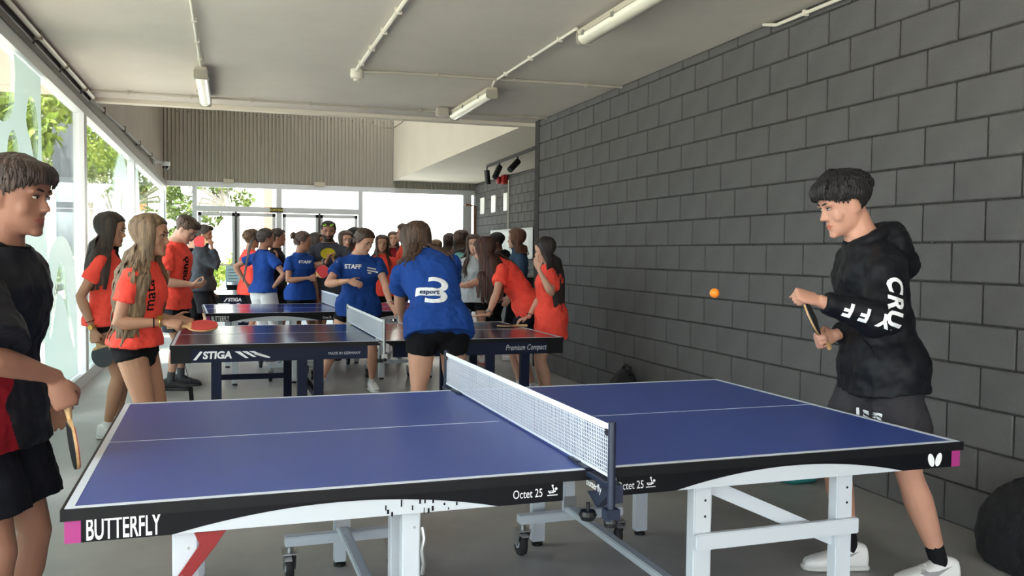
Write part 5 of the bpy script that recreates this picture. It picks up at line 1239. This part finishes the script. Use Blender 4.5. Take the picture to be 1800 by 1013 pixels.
# crowd in the middle distance
person('girl in coral standing in the far crowd left of the man in profile', xy(671, 520, 11.9), 188, 1.59, fem=True, vox=.012, tone=OLIVE, hair=dict(style='long', m=HDK, length=.3, n=60, seed=21), top=dict(m=m_orange), bottom=('shorts', m_blk, .4, .01), shoes=white_shoes)
person('girl with long brown hair facing us beside the man in profile', xy(691, 520, 15.3), 192, 1.72, fem=True, vox=.012, tone=FAIR, hair=dict(style='long', m=HBR, length=.36, n=70, seed=22), top=dict(m=m_wine), bottom=('shorts', m_blk, .4, .01), shoes=white_shoes)
person('tall man in profile facing left in a coral shirt', xy(713, 520, 12.4), 284, 1.76, vox=.0115, tone=TAN, hair=dict(style='short', m=HBR, thick=.06, front=.78, lift=.05, n=60, seed=23), top=dict(m=m_coralred, ease=.024), bottom=('trousers', m_grey, 1.9, .02), shoes=black_shoes)
person('girl with light brown hair seen from behind in coral, right of the bending girl', xy(766, 520, 13.3), 14, 1.56, fem=True, vox=.012, tone=OLIVE, hair=dict(style='long', m=HLB, length=.3, n=70, seed=24), top=dict(m=m_orange), bottom=('shorts', m_blk, .4, .01), shoes=white_shoes)
person('girl with straight dark hair seen from behind in wine red', xy(789, 520, 12.4), 24, 1.64, fem=True, vox=.012, tone=OLIVE, hair=dict(style='long', m=HDK, length=.34, n=70, seed=25), top=dict(m=m_wine), bottom=('shorts', m_blk, .4, .01), shoes=white_shoes)
J = person('girl with wavy brown hair seen from behind in pink, wearing a mint backpack', xy(809, 520, 11.4), 14, 1.66, fem=True, vox=.0105, tone=OLIVE, head=(14, 0, 0), hair=dict(style='long', m=HBR, length=.26, wave=.016, gx=.08, n=110, thick=.07, seed=26), top=dict(m=m_pinkc, ease=.024), bottom=('shorts', m_blk, .4, .01), shoes=white_shoes)
P_, R_ = J['fr'](.10); c0 = P_+R_@np.array((0, -.19, -.06))
m_mint = cloth('mint_canvas', (132, 184, 176)); bp = bag('backpack', c0, -D(14), (.30, .15, .40), m_mint, 'mint green backpack on the back of the girl in pink', .8, m_black)
for s in (-1, 1): b = MB(); b.bar((s*.05, -.02, .36), (s*.085, .10, .52), .035, .010); b.bar((s*.085, .10, .52), (s*.09, .19, .53), .035, .010); b.build('shoulder_strap', m_black, bp)
J = person('girl in a white top looking at the camera behind the leaning girl', xy(832, 520, 10.35), 192, 1.585, fem=True, vox=.0095, tone=FAIR, head=(6, 4, 0), rh=at(816, 500, 10.1), rpole=-IR-UP, hair=dict(style='long', m=HBR, length=.36, wave=.008, n=90, seed=27), top=dict(m=cloth('pale_grey_top', (196, 200, 202)), ease=.022), bottom=('shorts', m_blk, .45, .012), shoes=(m_shoew, mat('pink_sole', (224, 90, 100), .5), (m_sockw, .14)))

# girls at the right end of the navy table
J = person('girl in coral leaning on the navy table with one hand, long straight hair hanging', xy(930, 545, 7.84), 286, 1.68, fem=True, vox=.0075, tone=FAIR, lean=47, pel=28, head=(6, 20, 0), lh=at(856, 562, 7.47), lpole=IR*.6+TOC*.3+UP*.1, lpose='flat', lpalm=(0, 0, -1), ldir=(-.95, -.05, -.05), rh=at(812, 506, 7.78), rpole=-UP-TOC*.4, rpose='pinch', rpalm=(0, 0, 1), rdir=(-1, .1, .1), drop=.02,
           feet=[xy(915, 690, 8.02)+(286,), xy(938, 690, 7.82)+(280,)], hair=dict(style='long', m=HRD, length=.42, open=58, split=100, gather=0, n=120, seed=28), top=dict(m=m_orange, ease=.030, hem=-.03, fold=.034, sleeve=.6), bottom=('shorts', cloth('navy_shorts', (20, 22, 36)), .6, .016), shoes=white_shoes, extras=[('watch', 'l', m_steel, .025)])
J = person('girl in a long coral T-shirt covering her mouth with her hand by the block wall', xy(968, 560, 7.30), 290, 1.51, fem=True, vox=.0075, tone=FAIR, lean=2, head=(4, 14, 0), lh=at(948, 476, 7.04), lpole=-UP+IR*.5+TOC*.2, lpose='relax', ldir=unit(UP*.9-IR*.35), lpalm=IR*.5-TOC*.5, rh=at(922, 572, 7.28), rpole=TOC*-.3+IR*.6-UP*.2, rpose='relax', rpalm=(0, 0, -1), rdir=(-.9, 0, -.3),
           feet=[xy(955, 700, 7.45)+(290,), xy(968, 700, 7.2)+(285,)], hair=dict(style='long', m=hairm((44, 34, 31)), length=.52, open=84, split=40, n=110, thick=.045, seed=29), top=dict(m=m_orange, ease=.038, hem=-.12, fold=.034, sleeve=.66, sease=.020), bottom=('shorts', m_blk, .2, .006), shoes=white_shoes, extras=[('band', 'r', m_blk, .02)])
p = at(905, 577, 7.02); bat((p[0]+.06, 7.02, TH+.0125), -IR, UP, 'bat lying flat on the right end of the navy table', front=(60, 54, 54), back=(40, 38, 40))
person('person in black with black hair in front of the hanging white cloth', xy(876, 520, 12.2), 262, 1.65, vox=.011, tone=BROWN, head=(10, 6, 0), hair=dict(style='short', m=HBK, thick=.10, n=100, nape=.1, seed=30), top=dict(m=m_blk, ease=.03, sleeve=1.95, name='jacket', hood=True), bottom=('trousers', m_blk, 1.9, .02), shoes=black_shoes)
J = person('woman in a denim jacket with curly auburn hair facing left', xy(910, 520, 10.55), 286, 1.665, fem=True, vox=.0095, tone=FAIR, width=1.1, head=(0, 2, 0), rh=at(893, 520, 10.6), lh=at(897, 522, 10.35), lpole=IR-UP, hair=dict(style='bob', m=HCB, length=.13, wave=.018, thick=.10, open=64, split=40, n=110, seed=31), top=dict(m=m_denim, ease=.030, sease=.024, sleeve=1.95, hem=.01, flare=.5, name='denim_jacket', collar=True, fold=.03), bottom=('trousers', cloth('black_jeans', (24, 25, 30)), 1.9, .012), shoes=white_shoes)

b = MB(); pts = [at(x, y, 7.75) for x, y in [(322, 628), (326, 645), (331, 664), (335, 680)]]+[np.array((at(338, 690, 7.9)[0], 7.9, .008))]
for a, c in zip(pts[:-1], pts[1:]): b.bar(a, c, .035, .004)
tag(b.build('strap', m_black), 'black strap hanging at the left end of the navy table', 'strap')

bpy.data.scenes.remove(TS)
